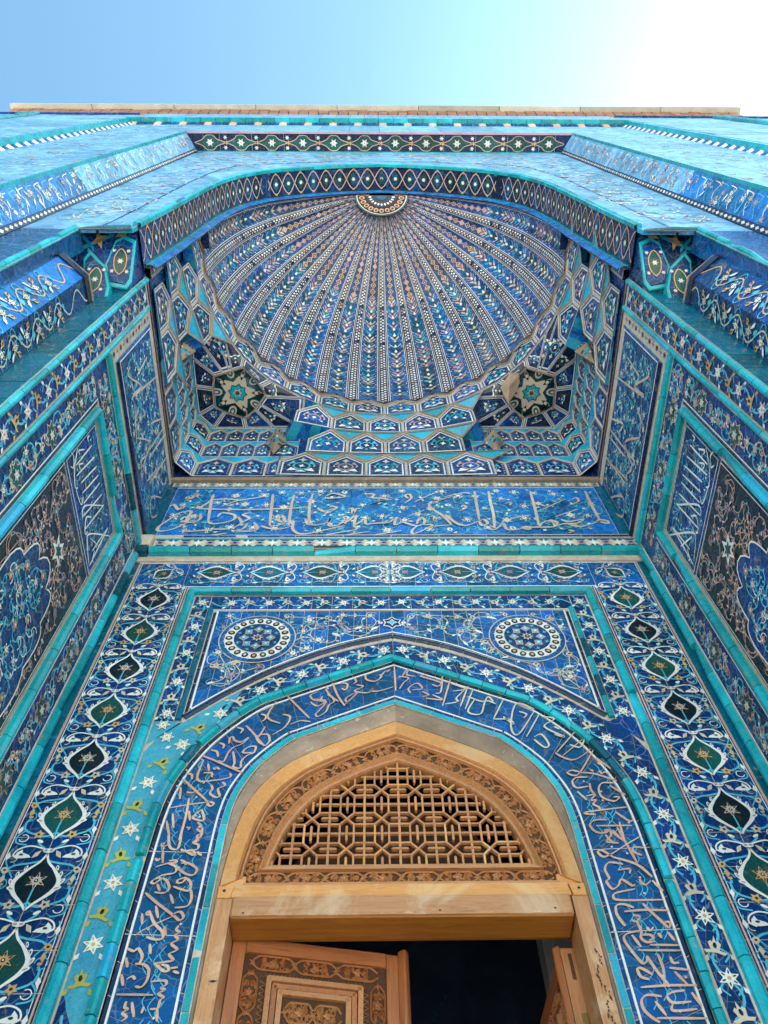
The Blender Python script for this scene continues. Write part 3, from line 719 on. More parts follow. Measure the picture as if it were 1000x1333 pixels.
for q, l_ in (((-.243, .62), .014), ((-.240, .45), .01), ((.250, .50), .012)):
    b = MB(); b.poly([(q[0]-.004, q[1]), (q[0], q[1]+.0018), (q[0]+l_*.6, q[1]+.0005), (q[0]+.002, q[1]-.0016)], .0025, 'black'); b.build('crack', t)
# dark knot streak on right post
b = MB(); rs = random.Random(12)
for k in range(26):
    v = .66-k*.0038; u = .2475+.0035*math.sin(k*.5)+rs.uniform(-.0025, .0025); l_ = rs.uniform(.003, .009)
    b.poly([(u, v), (u+rs.uniform(.0006, .0022), v-l_*.4), (u+rs.uniform(-.001, .001), v-l_), (u-rs.uniform(.0004, .0018), v-l_*.5)], .0024+.00004*k, 'recess')
b.build('bark_streak', t)

# ---------------------------------------------------------------- wooden lattice
t = thing('lattice_screen', 'geometric wooden lattice window with crosses filling the arched head above the door', 'window lattice', fb)
full = mir(LT, -1)[::-1]+LT[1:]; full = full+[(.1915, .792)]; full = [(-.1915, .792)]+full
PX, PZ = .0537, .0563; X0 = 0.; Z0 = .7977
def clip_bar(a, b):
    n = 40; run = []; best = []
    for i in range(n+1):
        q = (a[0]+(b[0]-a[0])*i/n, a[1]+(b[1]-a[1])*i/n)
        if inside(q, full) or (i and False): run.append(q)
        else:
            if len(run) > len(best): best = run
            run = []
    if len(run) > len(best): best = run
    return (best[0], best[-1]) if len(best) > 2 else None
def bar(a, b, w=.0036, h0=-.0150, h1=-.0095, pointed=False, name='lattice_bar'):
    c = clip_bar(a, b)
    if not c: return
    a, b = Vector(c[0]), Vector(c[1]); d = (b-a).normalized(); n = Vector((-d.y, d.x))*w/2
    if pointed: q = [a+d*w*.5-n, a, a+d*w*.5+n, b-d*w*.5+n, b, b-d*w*.5-n]
    else: q = [a-n, a+n, b+n, b-n]
    m_ = MB(); m_.slab([tuple(v) for v in q], h0, h1+R_.uniform(-.0003, .0003), 'woodA' if R_.random() < .12 else 'woodD', bev=.0007); m_.build(name, t)
for i in range(-4, 5): bar((X0+i*PX, .7925), (X0+i*PX, 1.0))
for j in range(0, 4): bar((-.2, Z0+j*PZ+(.0005 if j else 0)), (.2, Z0+j*PZ+(.0005 if j else 0)), h1=-.0105)
e = .0108
for i in range(-4, 4):
    cx = X0+(i+.5)*PX
    for j in range(-1, 4):
        cz = Z0+(j+.5)*PZ; z0 = cz-PZ
        for s in (-1, 1):
            bar((cx+s*e, z0+e), (cx+s*e, cz-e), w=.0031)
            bar((cx, cz), (cx+s*e, cz-e), w=.0031); bar((cx, z0), (cx+s*e, z0+e), w=.0031)
            bar((cx+e, cz+s*e), (cx+PX-e, cz+s*e), w=.0031)
        bar((cx, z0+.0135), (cx, cz-.0135), w=.0038, h1=-.0085, pointed=True)
        bar((cx+.0135, cz), (cx+PX-.0135, cz), w=.0038, h1=-.0085, pointed=True)
b = MB(); b.poly(full, -.10, 'recess'); b.build('shade_backing', t)  # dark sheet in place of the unlit void behind the lattice

# ---------------------------------------------------------------- door leaves
def carved_leaf(t, W, H):
    b = MB(); b.box(0, W, 0, H, -.020, -.0005, 'woodC'); b.build('leaf_board', t)
    fr = [(0, 0, W, .016, 0)]
    b = MB()
    for x0, x1, z0, z1 in ((0, .018, 0, H), (W-.032, W-.016, 0, H), (.0185, W-.0325, H-.020, H), (.0185, W-.0325, 0, .02)):
        b2 = MB(); b2.slab([(x0, z0), (x1, z0), (x1, z1), (x0, z1)], 0, .004, 'woodCv' if x1-x0 < .03 else 'woodCh', bev=.001); b2.build('leaf_rail', t)
    b2 = MB(); n = 8; rings = [[(W-.0155+.0155*k/n, z, .004+.008*math.sin(math.pi*k/n)) for k in range(n+1)] for z in (-.0, H+.004)]
    b2.prism(rings, [0]*(n+1), 'woodCv'); b2.build('meeting_stile', t)
    b2 = MB(); b2.poly([(.018, .02), (W-.032, .02), (W-.032, H-.02), (.018, H-.02)], .0002, 'recess'); b2.build('carved_ground', t)
    x0, x1, z1, z0 = .030, W-.044, H-.032, .04
    carve_run(t, [(x0, z1), (x1, z1)], .021, .052, .0006, 'woodC', seed=21, w=.0029)
    carve_run(t, [(x0, z1-.015), (x0, z0)], .021, .052, .0006, 'woodC', seed=22, w=.0029); carve_run(t, [(x1, z1-.015), (x1, z0)], .021, .052, .0006, 'woodC', seed=23, w=.0029)
    a = .044; q = [(a, H-a-.001), (W-a-.014, H-a-.001)]
    b3 = MB()
    for xa, xb in ((.0445, .052), (W-.066, W-.0585)):
        pass
    # zigzag fillet
    zz = MB(); L0, L1, T = .047, W-.061, H-.0485
    for k in range(26):
        u = L0+(L1-L0)*k/26; du = (L1-L0)/26
        zz.stroke([(u, T-.004), (u+du/2, T+.004), (u+du, T-.004)], .0012, .001, 'woodD', ridge=.0012)
    for k in range(60):
        v = T-.008-k*.0085
        if v < .05: break
        for xx in (L0, L1): zz.stroke([(xx-.004, v), (xx+.004, v-.00425), (xx-.004, v-.0085)], .0012, .001, 'woodD', ridge=.0012)
    zz.build('zigzag_fillet', t)
    for inset, hh, mat in ((.0545, .0075, 'woodD'), (.0625, .0045, 'woodC'), (.0705, .0060, 'woodD')):
        xa, xb, za, zb = inset, W-inset-.014, .03+inset, H-inset
        for q in ([(xa, za), (xa, zb)], [(xa, zb), (xb, zb)], [(xb, zb), (xb, za)]):
            b4 = MB(); p0, p1 = Vector(q[0]), Vector(q[1]); d = (p1-p0).normalized(); nn = Vector((-d.y, d.x))*.0034
            b4.slab([tuple(p0-nn-d*.003), tuple(p1-nn+d*.003), tuple(p1+nn+d*.003), tuple(p0+nn-d*.003)], .0004, hh, mat, bev=.0014); b4.build('panel_moulding', t)
    xa, xb, zb = .079, W-.093, H-.079
    for k, zc in enumerate((zb-.045, zb-.15, zb-.26)):
        carve_run(t, [(xa, zc+.03), (xb, zc+.03)], .028, .030, .0008, 'woodD', seed=31+k, w=.003, name='carved_panel')
        carve_run(t, [(xa, zc), (xb, zc)], .028, .045, .0008, 'woodD', seed=41+k, w=.0032, name='carved_panel')
        carve_run(t, [(xa, zc-.03), (xb, zc-.03)], .028, .030, .0008, 'woodD', seed=51+k, w=.003, name='carved_panel')
def leaf_frame(x, y, ang, z):
    U = Vector((math.cos(ang), math.sin(ang), 0)); N = Vector((math.sin(ang), -math.cos(ang), 0))
    m_ = Matrix((U, (0, 0, 1), N)).transposed().to_4x4(); m_.translation = Vector((x*S, y*S, z*S+EYE)); return m_
t = thing('carved_door_leaf', 'carved red-brown wooden door leaf pushed slightly inwards at left', 'door', leaf_frame(-.2335, 1.052, math.radians(11.5), -.630))
carved_leaf(t, .247, 1.345)
t = thing('carved_door_leaf', 'narrow edge-on wooden door leaf swung fully inwards at right with brass hinge', 'door', leaf_frame(.2075, 1.30, math.radians(-87), -.645))
carved_leaf(t, .240, 1.345)
b = MB(); b.box(.2405, .2425, 0.001, 1.344, -.0195, .0035, 'woodDv'); b.build('edge_strip', t)
b = MB(); b.box(.2427, .2432, 1.300, 1.336, -.0105, -.0055, 'recess'); b.build('mortise_plug', t)
b = MB(); b.box(.2427, .2440, 1.205, 1.255, -.0190, -.0060, 'brass'); b.box(.2427, .247, 1.203, 1.258, -.0235, -.0195, 'brass')
b.build('hinge', t)
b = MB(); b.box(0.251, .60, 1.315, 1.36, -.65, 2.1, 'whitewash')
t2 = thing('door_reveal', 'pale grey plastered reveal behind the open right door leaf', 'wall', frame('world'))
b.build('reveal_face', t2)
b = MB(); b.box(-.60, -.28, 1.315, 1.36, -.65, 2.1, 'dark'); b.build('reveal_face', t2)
t = thing('glint_dots', 'short slanting row of small teal dots standing for glints in the dark doorway', 'glints', frame('world'))
for k in range(8):  # small dots modelled for unidentified glints in the doorway
    b = MB(); x, z = .068+k*.0068, .905+k*.0105; c_ = (x, 1.6, z)
    r = .0026+.0005*(k % 3); b.fan((c_[0], c_[1]-r, c_[2]), [(c_[0]+r*math.cos(a), c_[1], c_[2]+r*math.sin(a)) for a in (i*.785 for i in range(9))], 'teal'); b.build('glint_dot', t)
# ---------------------------------------------------------------- side walls of the niche
def pattern_strip(parent, path, w, pitch, h, ca='white', cb='green', cc='pink', bg=None):
    L = plen(path); n = round(L/pitch); b = MB()
    if bg: b.stroke(path, w, h, bg)
    for k in range(n):
        x, y, a = along(path, (k+.5)*L/n); c, s_ = math.cos(a), math.sin(a)
        def T(pts): return [(x+p*c-q*s_, y+p*s_+q*c) for p, q in pts]
        if k % 2: b.poly(T(star(4, w*.50, w*.16, 0)), h+.0006, ca)
        else: b.poly(T(ell(0, 0, w*.36, w*.26, 8)), h+.0006, cc); b.poly(T(ell(0, 0, w*.16, w*.11, 6)), h+.0012, 'navy')
        for sd in (1, -1): b.poly(T([(-w*.42, sd*w*.46), (w*.42, sd*w*.46), (w*.2, sd*w*.24), (-w*.2, sd*w*.24)]), h+.0005, cb)
    return b.build('pattern_strip', parent)
def lobed(cx, cy, a, b_, n=14, dep=.10):
    out = []
    for i in range(n*6):
        t_ = 2*math.pi*i/(n*6); q = abs(math.sin(t_*n/2)); r = 1-dep*(1-q)
        ca, sa = math.cos(t_), math.sin(t_)
        out.append((cx+a*r*abs(ca)**.8*math.copysign(1, ca), cy+b_*r*abs(sa)**.9*math.copysign(1, sa)))
    return out
CALLI = []
for side, g_ in (('left', 1), ('right', -1)):
    fr = frame(side, .6)
    Y = lambda y: g_*y
    def R4(y0, y1, z0, z1, ny, nz, j=.1): a, b_ = sorted((Y(y0), Y(y1))); return grid(a, b_, z0, z1, ny, nz, j)
    t = thing('tiled_side_wall', 'blue tiled %s side wall of the niche with a dark panel bordered in turquoise' % side, 'wall', fr)
    b = MB(); a0, a1 = sorted((Y(.447), Y(1.12))); b.box(a0, a1, BOT, 2.06, -.2, .0021, 'grout'); b.box(a0, a1, -.65, BOT, -.2, 0, 'stone')
    b.box(a0, a1, 2.0605, 3.7, -.2, .007, 'ultra'); b.build('wall_core', t)
    bead(t, [(Y(.986), BOT), (Y(.986), 1.632)], .020, .013, 'turq', .09)
    line(t, [(Y(.972), BOT), (Y(.972), 1.632)], .0035, H1, 'white'); 
    for z in (): pass
    tiles(t, R4(.898, .972, BOT, 1.572, 1, 16), 'ultra'); tiles(t, R4(.518, .972, 1.572, 1.655, 8, 1), 'ultra'); tiles(t, R4(.518, .583, BOT, 1.572, 1, 16), 'ultra')
    line(t, [(Y(.905), BOT), (Y(.905), 1.567), (Y(.578), 1.567), (Y(.578), BOT)], .0030, H1, 'white')
    K_ = ['star:cream,pink,tan', 'bud:peach,navy', 'leaf:cyan', 'flower:white,green,tan', 'bud:pink,black']
    arabesque(t, [(Y(.912), BOT), (Y(.966), BOT), (Y(.966), 1.565), (Y(.912), 1.565)], .024, K_, ('cyan', 'peach'), .95, .0030, seed=31)
    arabesque(t, [(Y(.524), 1.575), (Y(.964), 1.575), (Y(.964), 1.65), (Y(.524), 1.65)], .025, K_, ('cyan', 'peach'), 1.0, .0032, seed=32)
    arabesque(t, [(Y(.524), BOT), (Y(.572), BOT), (Y(.572), 1.565), (Y(.524), 1.565)], .025, K_, ('cyan', 'peach'), 1.0, .0032, seed=33)
    for (yy, zz) in [(.938, 1.50-.15*k) for k in range(8)]+[(.55, 1.47-.16*k) for k in range(8)]+[(.62, 1.612), (.76, 1.612), (.90, 1.612)]:
        b = MB(); b.poly(star(8, .027, .018, .39, Y(yy), zz), H2, 'peach'); b.poly(star(8, .0235, .0155, .39, Y(yy), zz), H2+.0006, 'green'); b.build('star_tile', t)
        put('star:white,pink,tan', t, Y(yy), zz, H2+.0014, 0, 1.0)
    mitre_frame(t, [(Y(.8815), BOT), (Y(.8815), 1.5475), (Y(.5965), 1.5475), (Y(.5965), BOT)], .0185, .016, 'turq', .10)
    line(t, [(Y(.8975), BOT), (Y(.8975), 1.562), (Y(.584), 1.562), (Y(.584), BOT)], .004, H1, 'navy')
    # recessed field
    tiles(t, R4(.612, .866, 1.345, 1.531, 5, 2, .05), 'ultra', name='inscription_tile'); tiles(t, R4(.612, .866, BOT, 1.342, 4, 12, .08), 'black', name='dark_tile')
    line(t, [(Y(.618), 1.353), (Y(.862), 1.353), (Y(.862), 1.524), (Y(.618), 1.524)], .0026, H1, 'white', closed=True); line(t, [(Y(.618), BOT), (Y(.618), 1.3425), (Y(.861), 1.3425), (Y(.861), BOT)], .0018, H1, 'white')
    cy, cz = Y(.739), .90
    med = lobed(cy, cz, .108, .295)
    arabesque(t, [(Y(.622), BOT), (Y(.857), BOT), (Y(.857), 1.338), (Y(.622), 1.338)], .025, ['bud:pink,peach', 'lily:peach,navy', 'leaf:peach', 'quat:pink,navy'], ('peach', 'pink'), .8, .0018, avoid=lambda q: inside(q, med), seed=40)
    b = MB(); b.poly(med, H2+.0003, 'ultra'); b.stroke(med, .0032, H2+.001, 'white', closed=True); b.build('medallion', t)
    small = [(cy+(x-cy)*.9, cz+(y-cz)*.93) for x, y in med]
    arabesque(t, small, .027, ['star:peach,navy,white', 'bud:cream,navy', 'flower:white,navy,tan', 'leaf:cyan'], ('cyan', 'cyan', 'white'), .9, .0024, h=H2+.0010, seed=44)
    for zz in (1.235, .56):
        b = MB(); b.poly(star(6, .03, .014, .5, cy, zz), H2+.0022, 'white'); b.poly(star(6, .016, .008, .5, cy, zz), H2+.003, 'green'); b.build('finial', t)
    CALLI.append(t)
    t = thing('flower_border', '%s vertical border of white and ochre flowers edged in turquoise' % side, 'border', fr)
    tiles(t, R4(.452, .502, BOT, 2.03, 1, 32), 'ultra')
    bead(t, [(Y(.5105), BOT), (Y(.5105), 2.045)], .0130, .009, 'turq', .09)
    bead(t, [(Y(.4445), BOT), (Y(.4445), 2.045)], .0140, .010, 'turq', .055)
    flower_run(t, [(Y(.477), 2.03), (Y(.477), BOT)], .046, .048, ['star:white,pink,tan', 'lily:tan,black'], sca=1.45, h=H1)
    # frieze
    t = thing('side_inscription_frieze', 'blue frieze with beige calligraphy high on the %s side wall' % side, 'inscription', fr)
    tiles(t, R4(.556, .985, 1.735, 2.010, 6, 3, .06), 'blue')
    tiles(t, R4(.986, .999, 1.735, 2.010, 1, 3), 'teal', name='teal_tile')
    b = MB(); b.stroke([(Y(.551), 1.735), (Y(.551), 2.02)], .007, H2, 'sky'); b.build('fillet', t)
    line(t, [(Y(.5565), 1.738), (Y(.5565), 2.012)], .003, H3, 'white'); line(t, [(Y(.556), 1.740), (Y(.985), 1.740)], .003, H3, 'white')
    pattern_strip(t, [(Y(.532), 1.70), (Y(.532), 2.025)], .026, .027, .0015, bg='cream')
    pattern_strip(t, [(Y(.532), 1.695), (Y(.985), 1.695)], .026, .027, .0015, bg='cream')
    bead(t, [(Y(.549), 1.7215), (Y(.99), 1.7215)], .0135, .010, 'navy', .09)
    bead(t, [(Y(.515), 1.6650), (Y(.975), 1.6650)], .018, .014, 'turq', .1)
    line(t, [(Y(.515), 1.679), (Y(.97), 1.679)], .006, .004, 'plaster')
    line(t, [(Y(.45), 2.055), (Y(.99), 2.055)], .010, .003, 'plaster'); line(t, [(Y(.45), 2.045), (Y(.99), 2.045)], .006, .0035, 'navy')
    arabesque(t, [(Y(.565), 1.75), (Y(.98), 1.75), (Y(.98), 2.0), (Y(.565), 2.0)], .032, ['flower:white,navy,tan', 'leaf:cyan', 'dot:white', 'bud:white,navy'], ('cyan',), 1.1, .003, h=H1, seed=51)
    CALLI.append(t)

# ---------------------------------------------------------------- back cornice and inscription frieze
t = thing('tiled_cornice', 'narrow cornice of turquoise moulding and white star pattern under the inscription frieze', 'cornice', fb)
b = MB(); b.box(-.598, .598, 1.655, 1.705, 0, .014, 'plaster'); b.box(-.598, .598, 1.615, 1.6545, 0, .006, 'grout'); b.box(-.598, .598, 1.706, 1.73, 0, .010, 'grout'); b.build('ledge_core', t)
bead(t, [(-.565, 1.646), (.598, 1.646)], .021, .026, 'turq', .097)
bead(t, [(-.595, 1.646), (-.567, 1.646)], .026, .030, 'teal', .05)
b = MB(); b.slab([(-.597, 1.659), (-.567, 1.659), (-.567, 1.707), (-.597, 1.707)], .013, .026, 'cream', bev=.002); b.build('cornice_block', t)
pattern_strip(t, [(-.562, 1.681), (.597, 1.681)], .034, .030, .0155, bg='cream', cb='teal')
for z, m_ in ((1.700, 'turq'), (1.662, 'green')): line(t, [(-.562, z), (.597, z)], .004, .017, m_)
bead(t, [(-.50, 1.7215), (-.372, 1.7215)], .013, .012, 'ultra', .09, broken=()); bead(t, [(-.345, 1.7215), (.59, 1.7215)], .013, .012, 'ultra', .11)
t = thing('inscription_frieze', 'wide blue frieze with beige calligraphy and white flowers below the muqarnas', 'inscription', fb)
tiles(t, grid(-.575, .575, 1.733, 2.003, 12, 3, .1), 'sky')
tiles(t, [(-.599, -.577, 1.733, 2.003), (.577, .599, 1.733, 2.003)], 'teal', name='teal_tile')
line(t, [(-.572, 1.737), (.572, 1.737), (.572, 2.0), (-.572, 2.0)], .0032, H1, 'white', closed=True)
pattern_strip(t, [(-.59, 2.020), (.59, 2.020)], .026, .024, .003, bg='cream', cb='turq')
b = MB(); b.box(-.598, .598, 2.034, 2.052, 0, .012, 'plaster'); b.build('ledge', t)
bead(t, [(-.575, 2.060), (.575, 2.060)], .014, .011, 'navy', .075, broken=(3, 9))
arabesque(t, [(-.565, 1.745), (.565, 1.745), (.565, 1.995), (-.565, 1.995)], .042, ['flower:white,navy,tan', 'quat:white,navy', 'bud:white,navy', 'leaf:cyan', 'dot:white', 'star:white,tan,pink'], ('cyan',), 1.3, .0024, h=H1, seed=61)
FRIEZE = t

# ---------------------------------------------------------------- muqarnas vault
MQ = thing('muqarnas_vault', 'honeycomb muqarnas cells of blue panels with cyan undersides carrying the half dome', 'vault', frame('world'))
YC = .414; NF = 16
def ellp(q, ax=.552, by=.515):      # q 0..1 from right front to left front, equal arc steps
    return ARC[q] if False else None
def arc_table(ax, by, n=400):
    P = [(ax*math.cos(math.pi*i/n), YC+by*math.sin(math.pi*i/n)) for i in range(n+1)]; L = [0]
    for a, b_ in zip(P, P[1:]): L.append(L[-1]+math.dist(a, b_))
    return P, L
AP, AL = arc_table(.556, .530)
def ring(q, w_=0., shrink=0.):
    """q in flute units 0..NF; w_ blends the ellipse towards the rectangular plan"""
    s = AL[-1]*q/NF; j = 0
    while j < len(AL)-2 and AL[j+1] < s: j += 1
    f = (s-AL[j])/(AL[j+1]-AL[j]); x = AP[j][0]+(AP[j+1][0]-AP[j][0])*f; y = AP[j][1]+(AP[j+1][1]-AP[j][1])*f
    dx, dy = x, y-YC; c = math.hypot(dx, dy)
    # rectangle point in the same direction
    k = min(.585/max(abs(dx), 1e-6), .574/max(dy, 1e-6)); rx, ry = dx*k, dy*k
    x2, y2 = dx+(rx-dx)*w_, dy+(ry-dy)*w_
    return (x2*(1-shrink), YC+y2*(1-shrink))
def lerp3(a, b_, f): return tuple(a[i]+(b_[i]-a[i])*f for i in range(3))
def panel3(parent, pts, fill='ultra', edge='cobalt', detail='cyan', name='muqarnas_panel', seed=0, dots=True, lift=.006, inner=True, rim='grout', ms=1.):
    """a faceted 3D panel with cream arris, white frames and a small motif; pts anticlockwise from below: bl, br, r-shoulder, peak, l-shoulder"""
    n = len(pts); c = tuple(sum(p[i] for p in pts)/n for i in range(3))
    V = [Vector(p) for p in pts]; cv = Vector(c)
    nn = Vector((0, 0, 0))
    for i in range(n): nn += (V[i]-cv).cross(V[(i+1) % n]-cv)
    nn.normalize()
    tgt = Vector((0, YC-.2, c[2]-.6))-cv
    if nn.dot(tgt) < 0: nn = -nn
    def ringp(f, h): return [tuple(cv+(v-cv)*f+nn*h) for v in V]
    def band(b, f0, f1, h, mat):
        A_, B_ = ringp(f0, h), ringp(f1, h)
        for i in range(n): b.quad3([A_[i], A_[(i+1) % n], B_[(i+1) % n], B_[i]], mat)
    b = MB()
    band(b, 1.0, .94, .0, rim); A_, B_ = ringp(.94, 0), ringp(.92, -lift*.6)
    for i in range(n): b.quad3([A_[i], A_[(i+1) % n], B_[(i+1) % n], B_[i]], 'grout')
    band(b, .92, .85, -lift*.6, edge); band(b, .85, .79, -lift*.6, 'white'); band(b, .79, .75, -lift*.6, 'navy')
    F_ = ringp(.75, -lift*.6); k = b.add([tuple(cv-nn*lift*.6)]+F_); i0 = b.mi(fill)
    for i in range(n): b.f.append((k, k+1+i, k+1+(i+1) % n)); b.m.append(i0)
    # motif in panel plane
    up = (V[3 % n]-(V[0]+V[1])/2); rt = (V[1]-V[0]); W_ = rt.length; Hh = up.length; up.normalize(); rt = (rt-up*rt.dot(up)).normalized()
    def T(x, y, h=.0012): return tuple(cv+rt*x*W_*ms+up*y*Hh*ms+nn*(h-lift*.6))
    rd = random.Random(seed)
    def P2(pts_, h, mat): b.quad3([T(x, y, h) for x, y in pts_], mat)
    if inner:
        P2(ell(0, -.02, .20, .16, 10), .0009, detail); P2(ell(0, -.02, .16, .125, 10), .0014, rd.choice(('navy', 'green', 'ultra', 'cobalt')))
        for sx in (-1, 1):
            P2([(sx*.06, -.20), (sx*.30, -.24), (sx*.22, -.10)], .0012, 'white'); P2([(sx*.14, .10), (sx*.30, .02), (sx*.20, .20)], .0012, detail)
            P2([(sx*.24, -.06), (sx*.31, -.02), (sx*.27, .03)], .0016, 'cream')
        P2(star(4, .10, .045, 1.57, 0, .24), .0014, 'cream'); P2(star(4, .08, .035, .3, 0, -.03), .0019, 'white')
        P2([(-.12, -.27), (.12, -.27), (0, -.19)], .0014, 'white')
    if dots:
        for sx in (-1, 1):
            for q in range(5): P2([(sx*.395-.018, -.30+q*.11), (sx*.395+.018, -.30+q*.11), (sx*.395+.018, -.265+q*.11), (sx*.395-.018, -.265+q*.11)], .0006, 'cream')
    b.build(name, parent)
ROWS = [(2.054, 2.186, .93), (2.196, 2.305, .80), (2.312, 2.418, .38), (2.425, 2.535, .06)]
def cell_row(r, qs, half):
    zb, zt, w_ = ROWS[r]; w2 = ROWS[r+1][2] if r < 3 else 0.
    zsh = zb+(zt-zb)*.66
    def B(q, z, ww, sh=0.): x, y = ring(q, ww, sh); return (x, y, z)
    for q in qs:
        q0, q1 = q, q+1; wm = w_*.75+w2*.25
        bl, br = B(q0, zb, w_), B(q1, zb, w_); ls, rs = B(q0, zsh, wm), B(q1, zsh, wm); pk = B(q+.5, zt, w2)
        # seen from inside, left/right swap does not matter
        panel3(MQ, [bl, br, rs, pk, ls], 'ultra' if (q+r) % 2 else 'cobalt', seed=int(q*7+r), detail=('cyan', 'turq', 'pink')[int(q+r) % 3])
    # cyan undersides between neighbouring peaks
    for q in qs:
        sh = B(q, zsh, w_*.75+w2*.25)
        a = B(q-.5, zt, w2); c = B(q+.5, zt, w2)
        b = MB(); dz = .004
        b.quad3([a, sh, c], 'aqua'); 
        m0 = tuple((a[i]+c[i]+sh[i])/3 for i in range(3)); low = (m0[0]*.995, m0[1]-.004, m0[2]-.004)
        for (p0, p1) in ((a, sh), (sh, c), (c, a)):
            q0_ = lerp3(p0, low, .22); q1_ = lerp3(p1, low, .22)
            b.quad3([(p0[0]*.998, p0[1]-.002, p0[2]-.001), (p1[0]*.998, p1[1]-.002, p1[2]-.001), (q1_[0]*.998, q1_[1]-.002, q1_[2]-.001), (q0_[0]*.998, q0_[1]-.002, q0_[2]-.001)], 'plaster')
        b.build('cyan_facet', MQ)
# row 3 (top) follows the flutes, row 2 staggered, rows 0-1 only on the straight walls
cell_row(3, [q for q in range(0, NF)], 0)
cell_row(2, [q+.5 for q in (0, 1, 5, 6, 7, 8, 9, 13, 14)], 1)
cell_row(1, [6, 7, 8, 9, 0, 1, 14, 15], 0)
cell_row(0, [q+.5 for q in (5, 6, 7, 8, 9, 0, 1, 13, 14)], 1)
# close the ends of each tier and the undersides back to the walls
for r_i, runs in ((0, ((.5, 2.5), (5.5, 10.5), (13.5, 15.5))), (1, ((0, 2), (6, 10), (14, 16))), (2, ((.5, 2.5), (5.5, 10.5), (13.5, 15.5))), (3, ((0, 1.5), (5.6, 10.4), (14.5, 16)))):
    zb, zt, w_ = ROWS[r_i]; w2 = ROWS[r_i+1][2] if r_i < 3 else 0.
    for qa, qb in runs:
        n_ = max(2, int((qb-qa)*4))
        for i in range(n_):
            q0_, q1_ = qa+(qb-qa)*i/n_, qa+(qb-qa)*(i+1)/n_
            b = MB(); b.quad3([(*ring(q0_, w_), zb+.001), (*ring(q1_, w_), zb+.001), (*ring(q1_, 1.05), zb+.004), (*ring(q0_, 1.05), zb+.004)], 'aqua' if i % 2 else 'sky'); b.build('underside_facet', MQ)
        if r_i < 3:
            for qe in (qa, qb):
                if qe in (0, 16): continue
                b = MB(); b.quad3([(*ring(qe, w_), zb), (*ring(qe, 1.05), zb), (*ring(qe, 1.05), zt+.006), (*ring(qe, w_*.4+w2*.6), zt), (*ring(qe, w_*.75+w2*.25), zb+(zt-zb)*.66)], 'cobalt'); b.build('end_facet', MQ)
# cusped fillet under the dome
for q in range(NF):
    p0 = (*ring(q, 0), 2.503); pm = (*ring(q+.5, 0), 2.545); p1 = (*ring(q+1, 0), 2.503)
    b = MB()
    for a, c in ((p0, pm), (pm, p1)):
        b.quad3([a, c, (c[0]*.992, c[1]-.004, c[2]-.001), (a[0]*.992, a[1]-.004, a[2]-.001)], 'plaster')
    b.build('cusped_fillet', MQ)
b = MB()
for i in range(64):
    a_, c_ = ring(i/4, 0), ring((i+1)/4, 0); A2, C2 = ring(i/4, 1.06), ring((i+1)/4, 1.06)
    b.quad3([(a_[0]*1.0, a_[1]+.002, 2.520), (c_[0]*1.0, c_[1]+.002, 2.520), (*C2, 2.505), (*A2, 2.505)], 'ultra')
for s in (-1, 1):
    b.quad3([(s*.548, .420, 2.50), (s*.60, .420, 2.50), (s*.60, .420, 3.2), (s*.52, .420, 3.2)], 'ultra'); b.quad3([(s*.53, .41, 2.545), (s*.60, .41, 2.545), (s*.60, .46, 2.545), (s*.53, .46, 2.545)], 'navy')
b.build('upper_soffit', MQ)
